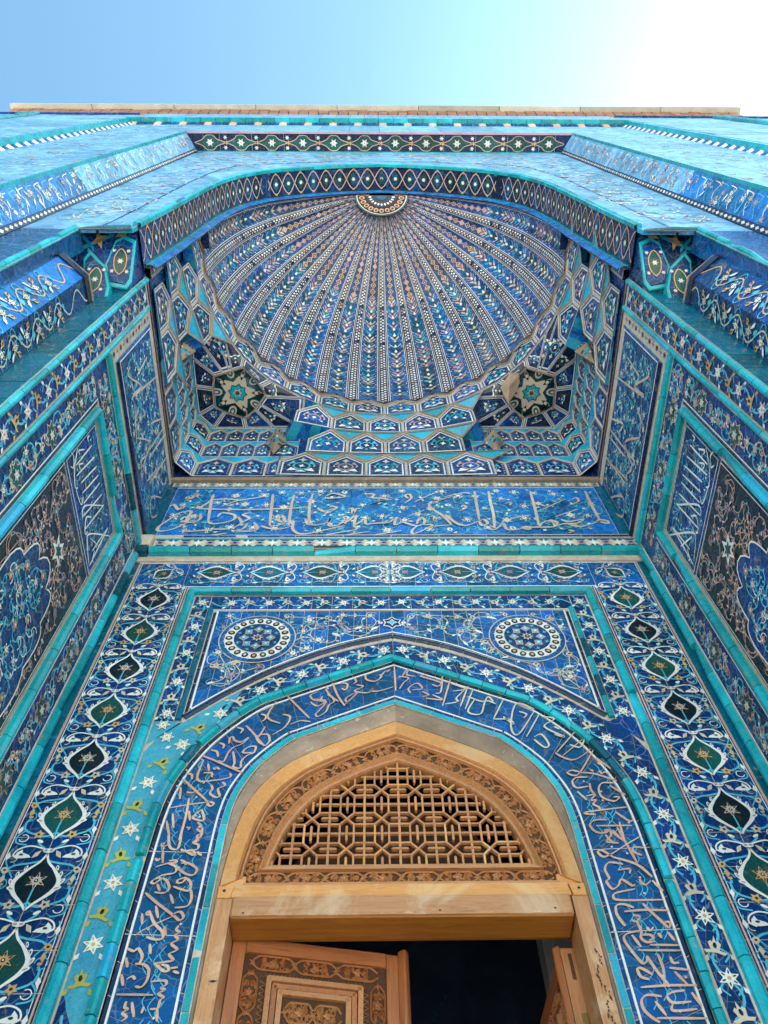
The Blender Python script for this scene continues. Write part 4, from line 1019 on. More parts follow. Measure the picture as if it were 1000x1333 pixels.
# straight lower walls of the corners, flat panels in navy with white frames
def wall_panel(p0, p1, z0, z1, peak=True, **k):
    pm = ((p0[0]+p1[0])/2, (p0[1]+p1[1])/2); zs = z0+(z1-z0)*.72 if peak else z1
    pts = [(*p0, z0), (*p1, z0), (*p1, zs), (*pm, z1), (*p0, zs)]
    panel3(MQ, pts, **k)
for s in (-1, 1):
    # rectangular corner of the niche behind the hollow cell: three tiers of panels
    cx, cy = s*.458, .868; rr = .090
    g0, a0, a1, a2 = (s*.262, .986), (s*.345, .986), (s*.44, .986), (s*.545, .986); c0 = (s*.588, .942); c1 = (s*.590, .845); c2 = (s*.590, .750); g1 = (s*.588, .655)
    W_ = [g0, a0, a1, a2, c0, c1, c2, g1]
    for k, (z0, z1) in enumerate(((2.054, 2.180), (2.186, 2.292), (2.298, 2.395))):
        for i_, (p, q) in enumerate(zip(W_, W_[1:])):
            sub = 2 if math.dist(p, q) > .085 and k else 1
            for u_ in range(sub):
                pp = (p[0]+(q[0]-p[0])*u_/sub, p[1]+(q[1]-p[1])*u_/sub); qq = (p[0]+(q[0]-p[0])*(u_+1)/sub, p[1]+(q[1]-p[1])*(u_+1)/sub)
                wall_panel(pp, qq, z0, z1, fill=('cobalt', 'ultra', 'navy')[k], seed=70+k*9+i_, detail=('cyan', 'cyan', 'teal')[k], edge=('cobalt', 'ultra', 'ultra')[k])
                m_ = ((pp[0]+qq[0])/2, (pp[1]+qq[1])/2); zs = z0+(z1-z0)*.72; inw = lambda v, f: (v[0]*(1-f*.4), v[1]-.004*f*4)
                b = MB()
                for e0, e1 in ((pp, m_), (m_, qq)): b.quad3([(*e0, zs if e0 != m_ else z1), (*e1, zs if e1 != m_ else z1), (*inw(e1, .012), z1+.006), (*inw(e0, .012), z1+.006)], 'aqua')
                b.build('cyan_facet', MQ)
    RQ = [ring(q_, .05) for q_ in ((1.5, 2.5, 3.5, 4.5, 5.6) if s > 0 else (14.5, 13.5, 12.5, 11.5, 10.4))]
    loop = [(*p, 2.400) for p in W_]+[(*p, 2.427) for p in RQ[::-1]][:0]
    loop = [(*p, 2.400) for p in W_[::-1]]; ringpts = [(*p, 2.427) for p in RQ]
    bound = ringpts+[(*p, 2.400) for p in W_]          # closed polygon round the soffit
    pent = [(cx+rr*math.cos(math.pi/2+s*.3+2*math.pi*i/5), cy+rr*math.sin(math.pi/2+s*.3+2*math.pi*i/5)) for i in range(5)]
    def pp_at(v, z_=2.404):
        a = math.atan2(v[1]-cy, v[0]-cx); best = None
        for i in range(5):
            A2, B2 = Vector(pent[i]), Vector(pent[(i+1) % 5]); d_ = Vector((math.cos(a), math.sin(a))); o_ = Vector((cx, cy)); e_ = B2-A2
            den = d_.x*e_.y-d_.y*e_.x
            if abs(den) < 1e-9: continue
            w0 = A2-o_; t0 = (w0.x*e_.y-w0.y*e_.x)/den; u0 = (w0.x*d_.y-w0.y*d_.x)/den
            if t0 > 0 and -.001 <= u0 <= 1.001: best = (cx+d_.x*t0, cy+d_.y*t0, z_)
        return best
    # order the boundary by angle so the facets close without gaps
    bound.sort(key=lambda v: math.atan2(v[1]-cy, v[0]-cx))
    nb_ = len(bound)
    for i in range(nb_):
        O0, O1 = bound[i], bound[(i+1) % nb_]; P_0, P_1 = pp_at(O0), pp_at(O1)
        if not P_0 or not P_1: continue
        panel3(MQ, [O0, O1, P_1, tuple((P_1[n_]+P_0[n_])/2 for n_ in range(3)), P_0], fill='ultra' if i % 2 else 'navy', seed=300+i, detail='cyan' if i % 2 else 'teal', edge='cobalt', dots=False, lift=.002, ms=.55)
    b = MB(); b.quad3([(x, y, 2.4315) for x, y in [(v[0], v[1]) for v in bound]], 'navy'); b.build('cell_ceiling', MQ)
    for i in range(5):
        j = (i+1) % 5; b = MB(); b.quad3([(*pent[i], 2.403), (*pent[j], 2.403), (*pent[j], 2.431), (*pent[i], 2.431)], 'green')
        b.quad3([(pent[i][0], pent[i][1], 2.401), (pent[j][0], pent[j][1], 2.401), (cx+(pent[j][0]-cx)*.95, cy+(pent[j][1]-cy)*.95, 2.401), (cx+(pent[i][0]-cx)*.95, cy+(pent[i][1]-cy)*.95, 2.401)], 'plaster'); b.build('shaft_facet', MQ)
    b = MB()
    for i in range(5):      # dark folded walls of the hollow
        p, q = pent[i], pent[(i+1) % 5]
        b.quad3([(*p, 2.428), (*q, 2.428), (cx+(q[0]-cx)*.55, cy+(q[1]-cy)*.55, 2.409), (cx+(p[0]-cx)*.55, cy+(p[1]-cy)*.55, 2.409)], 'teal' if i % 2 else 'green')
        a = math.pi/2+s*.3+2*math.pi*(i+.5)/5; px, py = cx+.066*math.cos(a), cy+.066*math.sin(a)
        b.quad3([(px+x, py+y, 2.4115) for x, y in ell(0, 0, .019, .013, 9, a)], 'cream'); b.quad3([(px+x, py+y, 2.4105) for x, y in ell(0, 0, .013, .009, 8, a)], 'teal'); b.quad3([(px+x, py+y, 2.4095) for x, y in ell(0, 0, .006, .004, 6, a)], 'cream')
    b.build('star_cell_ceiling', MQ)
    b = MB(); st = star(5, .078, .036, math.pi/2+s*.3, cx, cy)
    b.quad3([(x, y, 2.408) for x, y in st], 'cream')
    for i in range(5):
        a = math.pi/2+s*.3+2*math.pi*i/5; b.quad3([(x, y, 2.4065) for x, y in star(4, .0165, .007, a, cx+.058*math.cos(a), cy+.058*math.sin(a))], 'black')
        b.quad3([(x, y, 2.4055) for x, y in ell(cx+.058*math.cos(a), cy+.058*math.sin(a), .006, .006, 7)], 'cream')
    b.quad3([(x, y, 2.406) for x, y in star(8, .031, .023, .2, cx, cy)], 'black'); b.quad3([(x, y, 2.405) for x, y in star(8, .028, .020, .2, cx, cy)], 'turq')
    b.quad3([(x, y, 2.404) for x, y in star(6, .015, .008, 0, cx, cy)], 'cream'); b.quad3([(x, y, 2.403) for x, y in star(6, .009, .006, 0, cx, cy)], 'recess')
    b.build('star_boss', MQ)
    # broken stucco shell at the inner lip of the right cell
    if s > 0:
        b = MB(); o1, o2, o3, o4, o5 = (.385, .800, 2.40), (.352, .835, 2.36), (.372, .868, 2.31), (.408, .842, 2.372), (.418, .805, 2.41)
        b.fan((.378, .828, 2.352), [o1, o2, o3, o4, o5, o1], 'plaster'); b.build('broken_stucco', MQ)
    # corbel pendants either side of the cell: small closed pyramids with a ribbed fan above
    for (px, py, dx, dy) in ((s*.330, .975, 1, 0), (s*.580, .700, 0, 1)):
        w_ = .030; out_ = (0, -.032) if dx else (-s*.032, 0)
        L0 = (px-w_*dx, py-w_*dy, 2.285); R0 = (px+w_*dx, py+w_*dy, 2.285); F0 = (px+out_[0], py+out_[1], 2.292); tip = (px, py, 2.175); topc = (px, py, 2.385)
        for a, c_ in ((L0, F0), (F0, R0)):
            b = MB(); b.quad3([a, c_, tip], 'plaster'); n_ = (Vector(c_)-Vector(a)).cross(Vector(tip)-Vector(a)).normalized()
            if n_.dot(Vector((-px, -py+.2, -1.))) < 0: n_ = -n_
            cv = (Vector(a)+Vector(c_)+Vector(tip))/3; e1 = (Vector(c_)-Vector(a)).normalized(); e2 = n_.cross(e1)
            for (u, v, r_, m_) in ((0, .008, .012, 'turq'), (.008, -.010, .008, 'green'), (-.010, -.006, .009, 'aqua'), (.0, .008, .005, 'recess'), (-.014, .012, .006, 'cream'), (.012, .012, .006, 'teal')):
                b.quad3([tuple(cv+e1*(u+x)+e2*(v+y)+n_*(.001 if m_ != 'recess' else .002)) for x, y in ell(0, 0, r_, r_*.6, 8, u*90)], m_)
            b.build('pendant_face', MQ)
            b = MB(); b.quad3([a, c_, topc], 'navy'); n2 = (Vector(c_)-Vector(a)).cross(Vector(topc)-Vector(a)).normalized()
            if n2.dot(Vector((-px, -py+.2, -1.))) < 0: n2 = -n2
            for q in range(4):
                m0 = Vector(lerp3(a, c_, (q+.25)/4)); m1 = Vector(lerp3(a, c_, (q+.60)/4)); b.quad3([tuple(m0+n2*.001), tuple(m1+n2*.001), tuple(Vector(topc)+n2*.001)], 'cream')
            b.build('ribbed_fan', MQ)
for s in (-1, 1):
    b = MB(); b.box(min(s*.583, s*.60), max(s*.583, s*.60), .409, .418, 2.05, 2.95, 'plaster'); b.build('plaster_fillet', MQ)
    for k in range(8):
        wall_panel((s*.589, .4145), (s*.588, .445), 2.066+k*.108, 2.170+k*.108, peak=False, fill='ultra', seed=200+k, detail='cyan', dots=False, edge='cobalt')
# ---------------------------------------------------------------- fluted half dome
DM = thing('fluted_half_dome', 'fluted half dome with beaded ribs and leaf garlands fanning from a small medallion', 'dome', frame('world'))
K = smooth([(0, 3.53), (.21, 3.455), (.415, 3.285), (.47, 3.19), (.514, 3.08), (.540, 2.95), (.556, 2.80), (.566, 2.60), (.580, 2.30), (.596, 2.03)], 4)
K2 = resample(offs(K, .034), 60)
prof = [(x/.532, z) for x, z in K2 if z > 2.55]; prof = [(min(r, 1.), z) for r, z in prof]+[(1., 2.503)]
PT = resample(prof[::-1], 24)          # from base up to apex
def dome(q, t_, out=0.):
    """q flute units, t 0..1 base to apex"""
    f = t_*24; j = min(int(f), 23); fr_ = f-j; r = PT[j][0]+(PT[j+1][0]-PT[j][0])*fr_; z = PT[j][1]+(PT[j+1][1]-PT[j][1])*fr_
    x, y = ring(q, 0); r = r+out
    return (x*r, YC-.005+(y-YC)*r, z)
T_END = .945
for q in range(NF):
    fl = MB(); N_ = 8; TT = 30
    def dp(u, v, h):    # u 0..1 across, v 0..1 up; scalloped
        sc_ = math.sin(math.pi*u)*.022*(1-v*.6)*min(1, v*7); zz = (1-v)**6*.040*(1-abs(2*u-1))
        x, y, z = dome(q+u, v*T_END, sc_-h); return (x, y, z+zz)
    fl.mp = dp
    k = fl.add([(i/N_, j/TT, 0) for j in range(TT+1) for i in range(N_+1)]); a0, a1 = fl.mi('cobalt'), fl.mi('ultra')
    lightq = fl.mi('sky')
    for j in range(TT):
        for i in range(N_): fl.f.append((k+j*(N_+1)+i, k+j*(N_+1)+i+1, k+(j+1)*(N_+1)+i+1, k+(j+1)*(N_+1)+i)); fl.m.append(a1 if (j > 16 or (i+q) % 5 == 0) else a0)
    o = fl.build('flute', DM)
    for s, um in ((0, 1), (1, -1)):   # border lines + beaded rib
        b = MB(dp)
        def U(x): return s+um*x
        for (x0, x1, mt, hh) in ((0, .190, 'navy', .003), (.182, .202, 'white', .0038)):
            for j in range(TT*1):
                v0, v1 = j/TT, (j+1)/TT
                b.quad3([(U(x0), v0, hh), (U(x1), v0, hh), (U(x1), v1, hh), (U(x0), v1, hh)], mt)
        for (x0, x1, mt, hh) in ((.128, .142, 'white', .0040),):
            for j in range(TT):
                v0, v1 = j/TT, (j+1)/TT
                b.quad3([(U(x0), v0, hh), (U(x1), v0, hh), (U(x1), v1, hh), (U(x0), v1, hh)], mt)
        nb = 70
        for j in range(nb):
            v0 = (j+(.5 if s else 0))/nb; v1 = v0+.52/nb
            if v1 > 1: continue
            b.quad3([(U(.015), v0, .0044), (U(.080), v0, .0044), (U(.080), v1, .0044), (U(.015), v1, .0044)], 'white' if j % 7 else 'peach')
        b.build('beaded_rib', o)
    gl = MB(dp); rd = random.Random(100+q); nr = 34
    for j in range(nr):
        v = .02+j*.97/nr; dv = .97/nr; up_ = v > .55
        w_ = .22
        if up_:
            c1 = rd.choice(('peach', 'tan', 'pink')); gl.poly([(.5, v), (.5+w_*.75, v+dv*.45), (.5, v+dv*1.02), (.5-w_*.75, v+dv*.45)], .0040, c1)
            gl.poly([(.5, v+dv*.15), (.5+w_*.48, v+dv*.45), (.5, v+dv*.85), (.5-w_*.48, v+dv*.45)], .0046, rd.choice(('green', 'recess', 'pink', 'navy')))
            gl.poly([(.46, v+dv*.45), (.5, v+dv*.32), (.54, v+dv*.45), (.5, v+dv*.6)], .0052, 'cream')
        else:
            cs = rd.sample(('beige', 'cyan', 'pink', 'cream', 'teal', 'peach', 'sky', 'green', 'teal', 'aqua', 'pink'), 3)
            for sd in (-1, 1):
                gl.poly([(.5, v), (.5+sd*.20, v+dv*.55), (.5+sd*.23, v+dv*.85), (.5+sd*.10, v+dv*.45)], .0040, cs[0])
                gl.poly([(.5+sd*.05, v+dv*.5), (.5+sd*.16, v+dv*.9), (.5+sd*.18, v+dv*1.2), (.5+sd*.03, v+dv*.9)], .0046, cs[1])
                gl.poly([(.5+sd*.22, v+dv*.10), (.5+sd*.27, v+dv*.25), (.5+sd*.25, v+dv*.40)], .0044, 'white' if j % 2 else 'peach')
            gl.poly([(.44, v+dv*.30), (.5, v+dv*.1), (.56, v+dv*.30), (.5, v+dv*.75)], .0052, 'white' if j % 3 else 'cream')
            if j % 4 == 1: gl.poly([(.42, v-dv*.1), (.5, v-dv*.3), (.58, v-dv*.1), (.5, v+dv*.1)], .0054, 'recess')
    gl.build('garland', o)
# crown medallion
b = MB(); R0 = .098; cyy = .418; KY = .66
def disc(r, dz, mat, n=32): b.quad3([(r*math.cos(math.pi*i/n), cyy+r*KY*math.sin(math.pi*i/n), 3.462-.5*r*KY*math.sin(math.pi*i/n)-dz) for i in range(n+1)], mat)
disc(R0+.010, 0, 'teal'); disc(R0+.003, .002, 'white'); disc(R0-.001, .003, 'recess'); disc(.062, .005, 'navy'); disc(.022, .008, 'teal')
for i in range(11):
    a = math.pi*(i+.5)/11
    for (rr, s1, s2, mt, dz) in ((.080, .012, .010, 'peach', .0065), (.080, .0065, .005, 'green', .0075), (.047, .0065, .004, 'white', .0070)):
        b.quad3([(rr*math.cos(a)+x, cyy+rr*KY*math.sin(a)+y*KY, 3.462-.5*(rr*KY*math.sin(a)+y*KY)-dz) for x, y in ell(0, 0, s1, s2, 8, a)], mt)
b.build('crown_medallion', DM)
# mouth ring of the dome: upright face behind the soffit band
for s in (-1, 1):
    b = MB(); Ka, Kb, Kc = resample(K, 40), resample(offs(K, .016), 40), resample(offs(K, .036), 40)
    for j in range(40):
        b.quad3([(s*Ka[j][0], .4065, Ka[j][1]), (s*Ka[j+1][0], .4065, Ka[j+1][1]), (s*Kb[j+1][0], .4045, Kb[j+1][1]), (s*Kb[j][0], .4045, Kb[j][1])], 'turq')
        b.quad3([(s*Kb[j][0], .4045, Kb[j][1]), (s*Kb[j+1][0], .4045, Kb[j+1][1]), (s*Kc[j+1][0], .4105, Kc[j+1][1]), (s*Kc[j][0], .4105, Kc[j][1])], 'sky')
        b.quad3([(s*Kc[j][0], .4105, Kc[j][1]), (s*Kc[j+1][0], .4105, Kc[j+1][1]), (s*Kc[j+1][0], .4135, Kc[j+1][1]), (s*Kc[j][0], .4135, Kc[j][1])], 'navy')
    b.build('mouth_moulding', DM)

# ---------------------------------------------------------------- portal arch (soffit band) and front spandrel
t = thing('portal_arch_soffit', 'pointed arch soffit patterned with a net of white and ochre ogees on navy', 'arch', frame('world'))
FA = [(-x, z) for x, z in K[::-1]][:-1]+K
FA = resample(FA, 200); LA = plen(FA)
def am(u, v, h):
    x, z, a = along(FA, min(max(u, 0), LA-1e-6)); return (x+math.sin(a)*h, v, z-math.cos(a)*h)
for k in range(64):
    b = MB(am); u0, u1 = LA*k/64+.0006, LA*(k+1)/64-.0006; b.quad3([(u0, .315, .001), (u1, .315, .001), (u1, .406, .001), (u0, .406, .001)], 'navy' if k % 2 else 'ultra'); b.build('tile', t)
npch = 60
b = MB(am)
for k in range(npch):
    for sd in (-1, 1):
        pts = [(LA*(k+i/6)/npch, .3605+sd*.036*math.cos(2*math.pi*(i/6)*.5+(math.pi if k % 2 else 0))) for i in range(7)]
        b.stroke(pts, .0034, .0022, 'peach')
b.build('ogee_net', t)
for k in range(npch-1):
    b = MB(am); u = LA*(k+1)/npch-LA/npch*.0; 
    if k % 2 == 0: c_ = [(u, .3605)]
    else: c_ = [(u, .3605)]
    u = LA*(k+.5)/npch+LA/npch*.5
    for (uu, vv) in ((u, .3605),):
        b.poly([(uu-.015, vv), (uu-.007, vv-.018), (uu, vv-.027), (uu+.007, vv-.018), (uu+.015, vv), (uu+.007, vv+.018), (uu, vv+.027), (uu-.007, vv+.018)], .0018, 'green' if k % 3 else 'teal'); b.poly(star(6, .0085, .005, 0, uu, vv), .0028, 'white')
    for vv in (.324, .397): b.poly(ell(u+LA/npch*.0, vv, .006, .004, 7), .0024, 'tan')
    b.build('net_flower', t)
for vv, mt in ((.312, 'turq'), (.408, 'teal')):
    for k in range(48):
        b = MB(am); u0, u1 = LA*k/48+.0005, LA*(k+1)/48-.0005; um_ = (u0+u1)/2
        b.quad3([(u0, vv-.004, .0), (u0, vv-.004, .007), (u1, vv-.004, .007), (u1, vv-.004, 0)], mt); b.quad3([(u0, vv-.004, .007), (u0, vv+.006, .007), (u1, vv+.006, .007), (u1, vv-.004, .007)], mt); b.quad3([(u0, vv+.006, .007), (u0, vv+.006, 0), (u1, vv+.006, 0), (u1, vv+.006, .007)], mt)
        b.build('moulding_tile', t)
t = thing('front_spandrel_wall', 'glossy light-blue tiled front wall around the pointed portal arch', 'wall', frame('back', .315))
Kd = K+[(.60, 1.99)]
for s in (-1, 1):
    n = 26; inn = resample(Kd, n); 
    outp = []
    tot = .86+(4.2-1.99)
    for i in range(n+1):
        d_ = tot*(i/n); outp.append((d_, 4.2) if d_ < .86 else (.86, 4.2-(d_-.86)))
    for i in range(n):
        for (f0, f1, mt) in ((.0, .06, 'aqua'), (.06, .30, 'pale'), (.30, .325, 'navy'), (.325, .7, 'pale'), (.7, 1, 'pale')):
            L2 = lambda a, c, f: (s*(a[0]+(c[0]-a[0])*f), a[1]+(c[1]-a[1])*f)
            b = MB(); q = [L2(inn[i], outp[i], f0), L2(inn[i+1], outp[i+1], f0), L2(inn[i+1], outp[i+1], f1), L2(inn[i], outp[i], f1)]
            b.slab(q, -.01, .0+R_.uniform(-.0005, .0005), mt, bev=.001); b.build('tile', t)
    b = MB(); b.box(min(s*.72, s*.86), max(s*.72, s*.86), -.65, 1.989, -.05, -.0002, 'cobalt'); b.build('jamb_face', t)
    bead(t, [(s*.722, BOT), (s*.722, 1.965)], .014, .012, 'turq', .06); bead(t, [(s*.722, 1.972), (s*.600, 1.985)], .014, .010, 'teal', .05)
    bead(t, mir([(x+.006, z) for x, z in K if z > 2.0][::-1], s), .013, .010, 'turq', .09)
    arabesque(t, mir([(.65, 2.10), (.83, 2.10), (.83, 4.1), (.05, 4.1), (.05, 3.80), (.30, 3.62), (.52, 3.42), (.62, 3.15)], s), .07, ['flower:white,navy,tan', 'leaf:cyan', 'bud:cream,navy'], ('white', 'cyan'), 2.0, .0035, h=.0012, seed=77)
b = MB(); b.box(-.90, .90, 3.60, 4.2, -.10, -.0104, 'grout')
for s in (-1, 1): b.box(min(s*.612, s*.90), max(s*.612, s*.90), 2.06, 3.5995, -.10, -.0104, 'grout')
b.build('masonry_core', t)

# ---------------------------------------------------------------- engaged columns with star capitals
for s, nm in ((-1, 'left'), (1, 'right')):
    t = thing('engaged_column', 'octagonal %s corner column of blue tiles with cream vines' % nm, 'column', frame('world'), group='corner columns of the portal')
    cx, cy, ap = s*.742, .418, .076; Rr_ = ap/math.cos(math.pi/8)
    for k in range(8):
        a0 = math.pi/8+k*math.pi/4; a1 = a0+math.pi/4; am_ = (a0+a1)/2; N3 = Vector((math.cos(am_), math.sin(am_), 0)); T3 = Vector((-math.sin(am_), math.cos(am_), 0)); W2 = ap*math.tan(math.pi/8)
        def cm(u, v, h, N3=N3, T3=T3): p = Vector((cx, cy, 0))+N3*(ap+h)+T3*u; return (p.x, p.y, v)
        facing = N3.y < .3 and (N3.x*s < .8)
        nz = 10 if facing else 1
        for j in range(nz):
            z0, z1 = BOT+(1.80-BOT)*j/nz, BOT+(1.80-BOT)*(j+1)/nz
            b = MB(cm); b.quad3([(-W2, z0+.001, 0), (W2, z0+.001, 0), (W2, z1-.001, 0), (-W2, z1-.001, 0)], 'ultra' if k in (0, 3, 4, 7) else 'sky'); b.build('facet_tile', t)  # front facets lighter: sky reflection put into their glaze colour
        if facing:
            b = MB(cm); n = 90
            amp = W2*.58; per = .115
            b.stroke([(amp*math.sin(2*math.pi*(.9*i/n)/per+k*1.3), .9+.9*i/n) for i in range(n+1)], .0034, .001, 'cream' if k % 2 else 'tan')
            for j in range(16):
                z = .9+per*(j*.5+.25)-k*1.3*per/6.283; sg = 1 if j % 2 == 0 else -1
                if z > 1.77 or z < .9: continue
                b.stroke([(amp*sg*.9-sg*(.020-.0012*i)*math.cos(i*.62), z+(.020-.0012*i)*math.sin(i*.62)*.8) for i in range(11)], .0020, .0013, 'cyan')
                stamp(b, ('flower:white,navy,tan', 'star:cream,navy,tan')[j % 2], -amp*sg*.15, z, .002, j, 1.3); stamp(b, 'bud:tan,navy', -amp*sg*.95, z+.012, .002, sg*.8, 1.1); stamp(b, 'leaf:white', -amp*sg*.9, z-.016, .002, -sg*.9, 1.1); stamp(b, 'leaf:cyan', amp*sg*.25, z+.026, .002, sg*1.2, 1.1)
                stamp(b, 'leaf:cyan', -amp*sg*.4, z-.026, .002, sg*2.2, 1.0)
            b.build('vine', t)
    b = MB(); n8 = [(cx+Rr_*math.cos(math.pi/8+k*math.pi/4), cy+Rr_*math.sin(math.pi/8+k*math.pi/4)) for k in range(8)]
    for k in range(8):
        p, q = n8[k], n8[(k+1) % 8]; f = 1.05
        P0 = [(cx+(x-cx)*f, cy+(y-cy)*f) for x, y in (p, q)]
        b.quad3([(*p, 1.800), (*q, 1.800), (*P0[1], 1.797), (*P0[0], 1.797)], 'recess'); b.quad3([(*P0[0], 1.797), (*P0[1], 1.797), (*P0[1], 1.822), (*P0[0], 1.822)], 'navy')
    b.quad3([(cx+(x-cx)*1.10, cy+(y-cy)*1.05, 1.822) for x, y in n8], 'grout'); b.build('necking', t)
    # capital: two pointed shields stepping from column to arch
    c = thing('star_capital', '%s capital of two pointed blue shields edged in turquoise above the corner column' % nm, 'capital', frame('world'), group='capitals under the portal arch')
    for pl in ([(.63, .335, 2.025), (.65, .344, 2.016), (.67, .393, 1.967), (.656, .433, 1.927), (.614, .439, 1.921), (.603, .424, 1.936), (.602, .345, 2.015)],
               [(.659, .387, 1.938), (.701, .361, 1.973), (.712, .375, 1.955), (.706, .408, 1.911), (.686, .443, 1.866), (.658, .465, 1.838), (.643, .452, 1.855), (.641, .427, 1.886)]):
        V = [Vector((s*x, y, z)) for x, y, z in pl]; cc = sum(V, Vector())/len(V); nn = Vector((0, -pl[0][2]+pl[4][2], -(pl[4][1]-pl[0][1]))).normalized()
        if nn.z > 0: nn = -nn
        e1 = Vector((s, 0, 0)); e2 = nn.cross(e1).normalized(); e2 = e2 if e2.z > 0 else -e2
        cap = lambda u, v, h, cc=cc, e1=e1, e2=e2, nn=nn: tuple(cc+e1*u+e2*v+nn*h)
        P2_ = [((v-cc).dot(e1), (v-cc).dot(e2)) for v in V]
        b = MB(cap); b.slab(P2_, -.05, .0, 'turq', bev=.002); b.build('shield_rim', c)
        b = MB(cap); b.slab([(u*.82, v*.84) for u, v in P2_], -.001, .0022, 'ultra', bev=.0012); b.build('shield_face', c)
        b = MB(cap); q = smooth([(0, -.036), (.012, -.02), (.014, .012), (0, .034), (-.014, .012), (-.012, -.02), (0, -.036)], 4)
        b.poly(q, .0030, 'green'); b.stroke(q, .0025, .0036, 'tan', closed=True); stamp(b, 'star:white,pink,tan', 0, 0, .004, 0, .75)
        for du, dv in ((.017, .030), (-.017, .028), (.018, -.026), (-.017, -.028)): stamp(b, 'star:white,tan,pink', du, dv, .0032, 0, .5)
        b.build('shield_ornament', c)
    b = MB(); b.quad3([(s*.602, .318, 2.052), (s*.75, .318, 2.052), (s*.75, .47, 1.90), (s*.602, .47, 1.90)], 'ultra'); b.quad3([(s*.602, .318, 2.052), (s*.602, .47, 1.90), (s*.602, .47, 2.06), (s*.602, .318, 2.06)], 'ultra')
    b.quad3([(s*.72, .318, 1.99), (s*.85, .318, 1.99), (s*.85, .47, 1.85), (s*.72, .47, 1.85)], 'ultra'); b.build('capital_soffit', c)
    b = MB()
    for (x, y, dz) in ((.69, .345, 0), (.70, .395, 0), (.635, .332, 0)):
        zz = 2.052-(y-.318)*1.0; b.quad3([(s*(x+u), y+v, zz-v-.003) for u, v in star(4, .020, .008, .4)], 'tan')
    for x0_, y0_, x1_, y1_ in ((.655, .33, .735, .36), (.70, .36, .735, .33), (.665, .40, .715, .36)):
        b.quad3([(s*x0_, y0_, 2.052-(y0_-.318)-.003), (s*x1_, y1_, 2.052-(y1_-.318)-.003), (s*x1_, y1_+.008, 2.052-(y1_-.310)-.003), (s*x0_, y0_+.008, 2.052-(y0_-.310)-.003)], 'aqua')
    b.build('capital_star', c)
    # notch behind the column
    for k_ in range(22):
        b = MB(); z0, z1 = BOT+1.66*k_/22, BOT+1.66*(k_+1)/22
        for xa_, xb_ in ((.603, .660), (.661, .83)):
            x0, x1 = sorted((s*xa_, s*xb_)); b.box(x0, x1-.0008, .4425+R_.uniform(0, .0008), .4465, z0+.0012, z1, 'teal')
        b.build('tile', t)
    b = MB(); b.box(min(s*.603, s*.83), max(s*.603, s*.83), .4466, .4470, BOT, 1.96, 'grout'); b.box(min(s*.83, s*.84), max(s*.83, s*.84), .33, .475, BOT, 1.9, 'teal'); b.build('notch_lining', t)
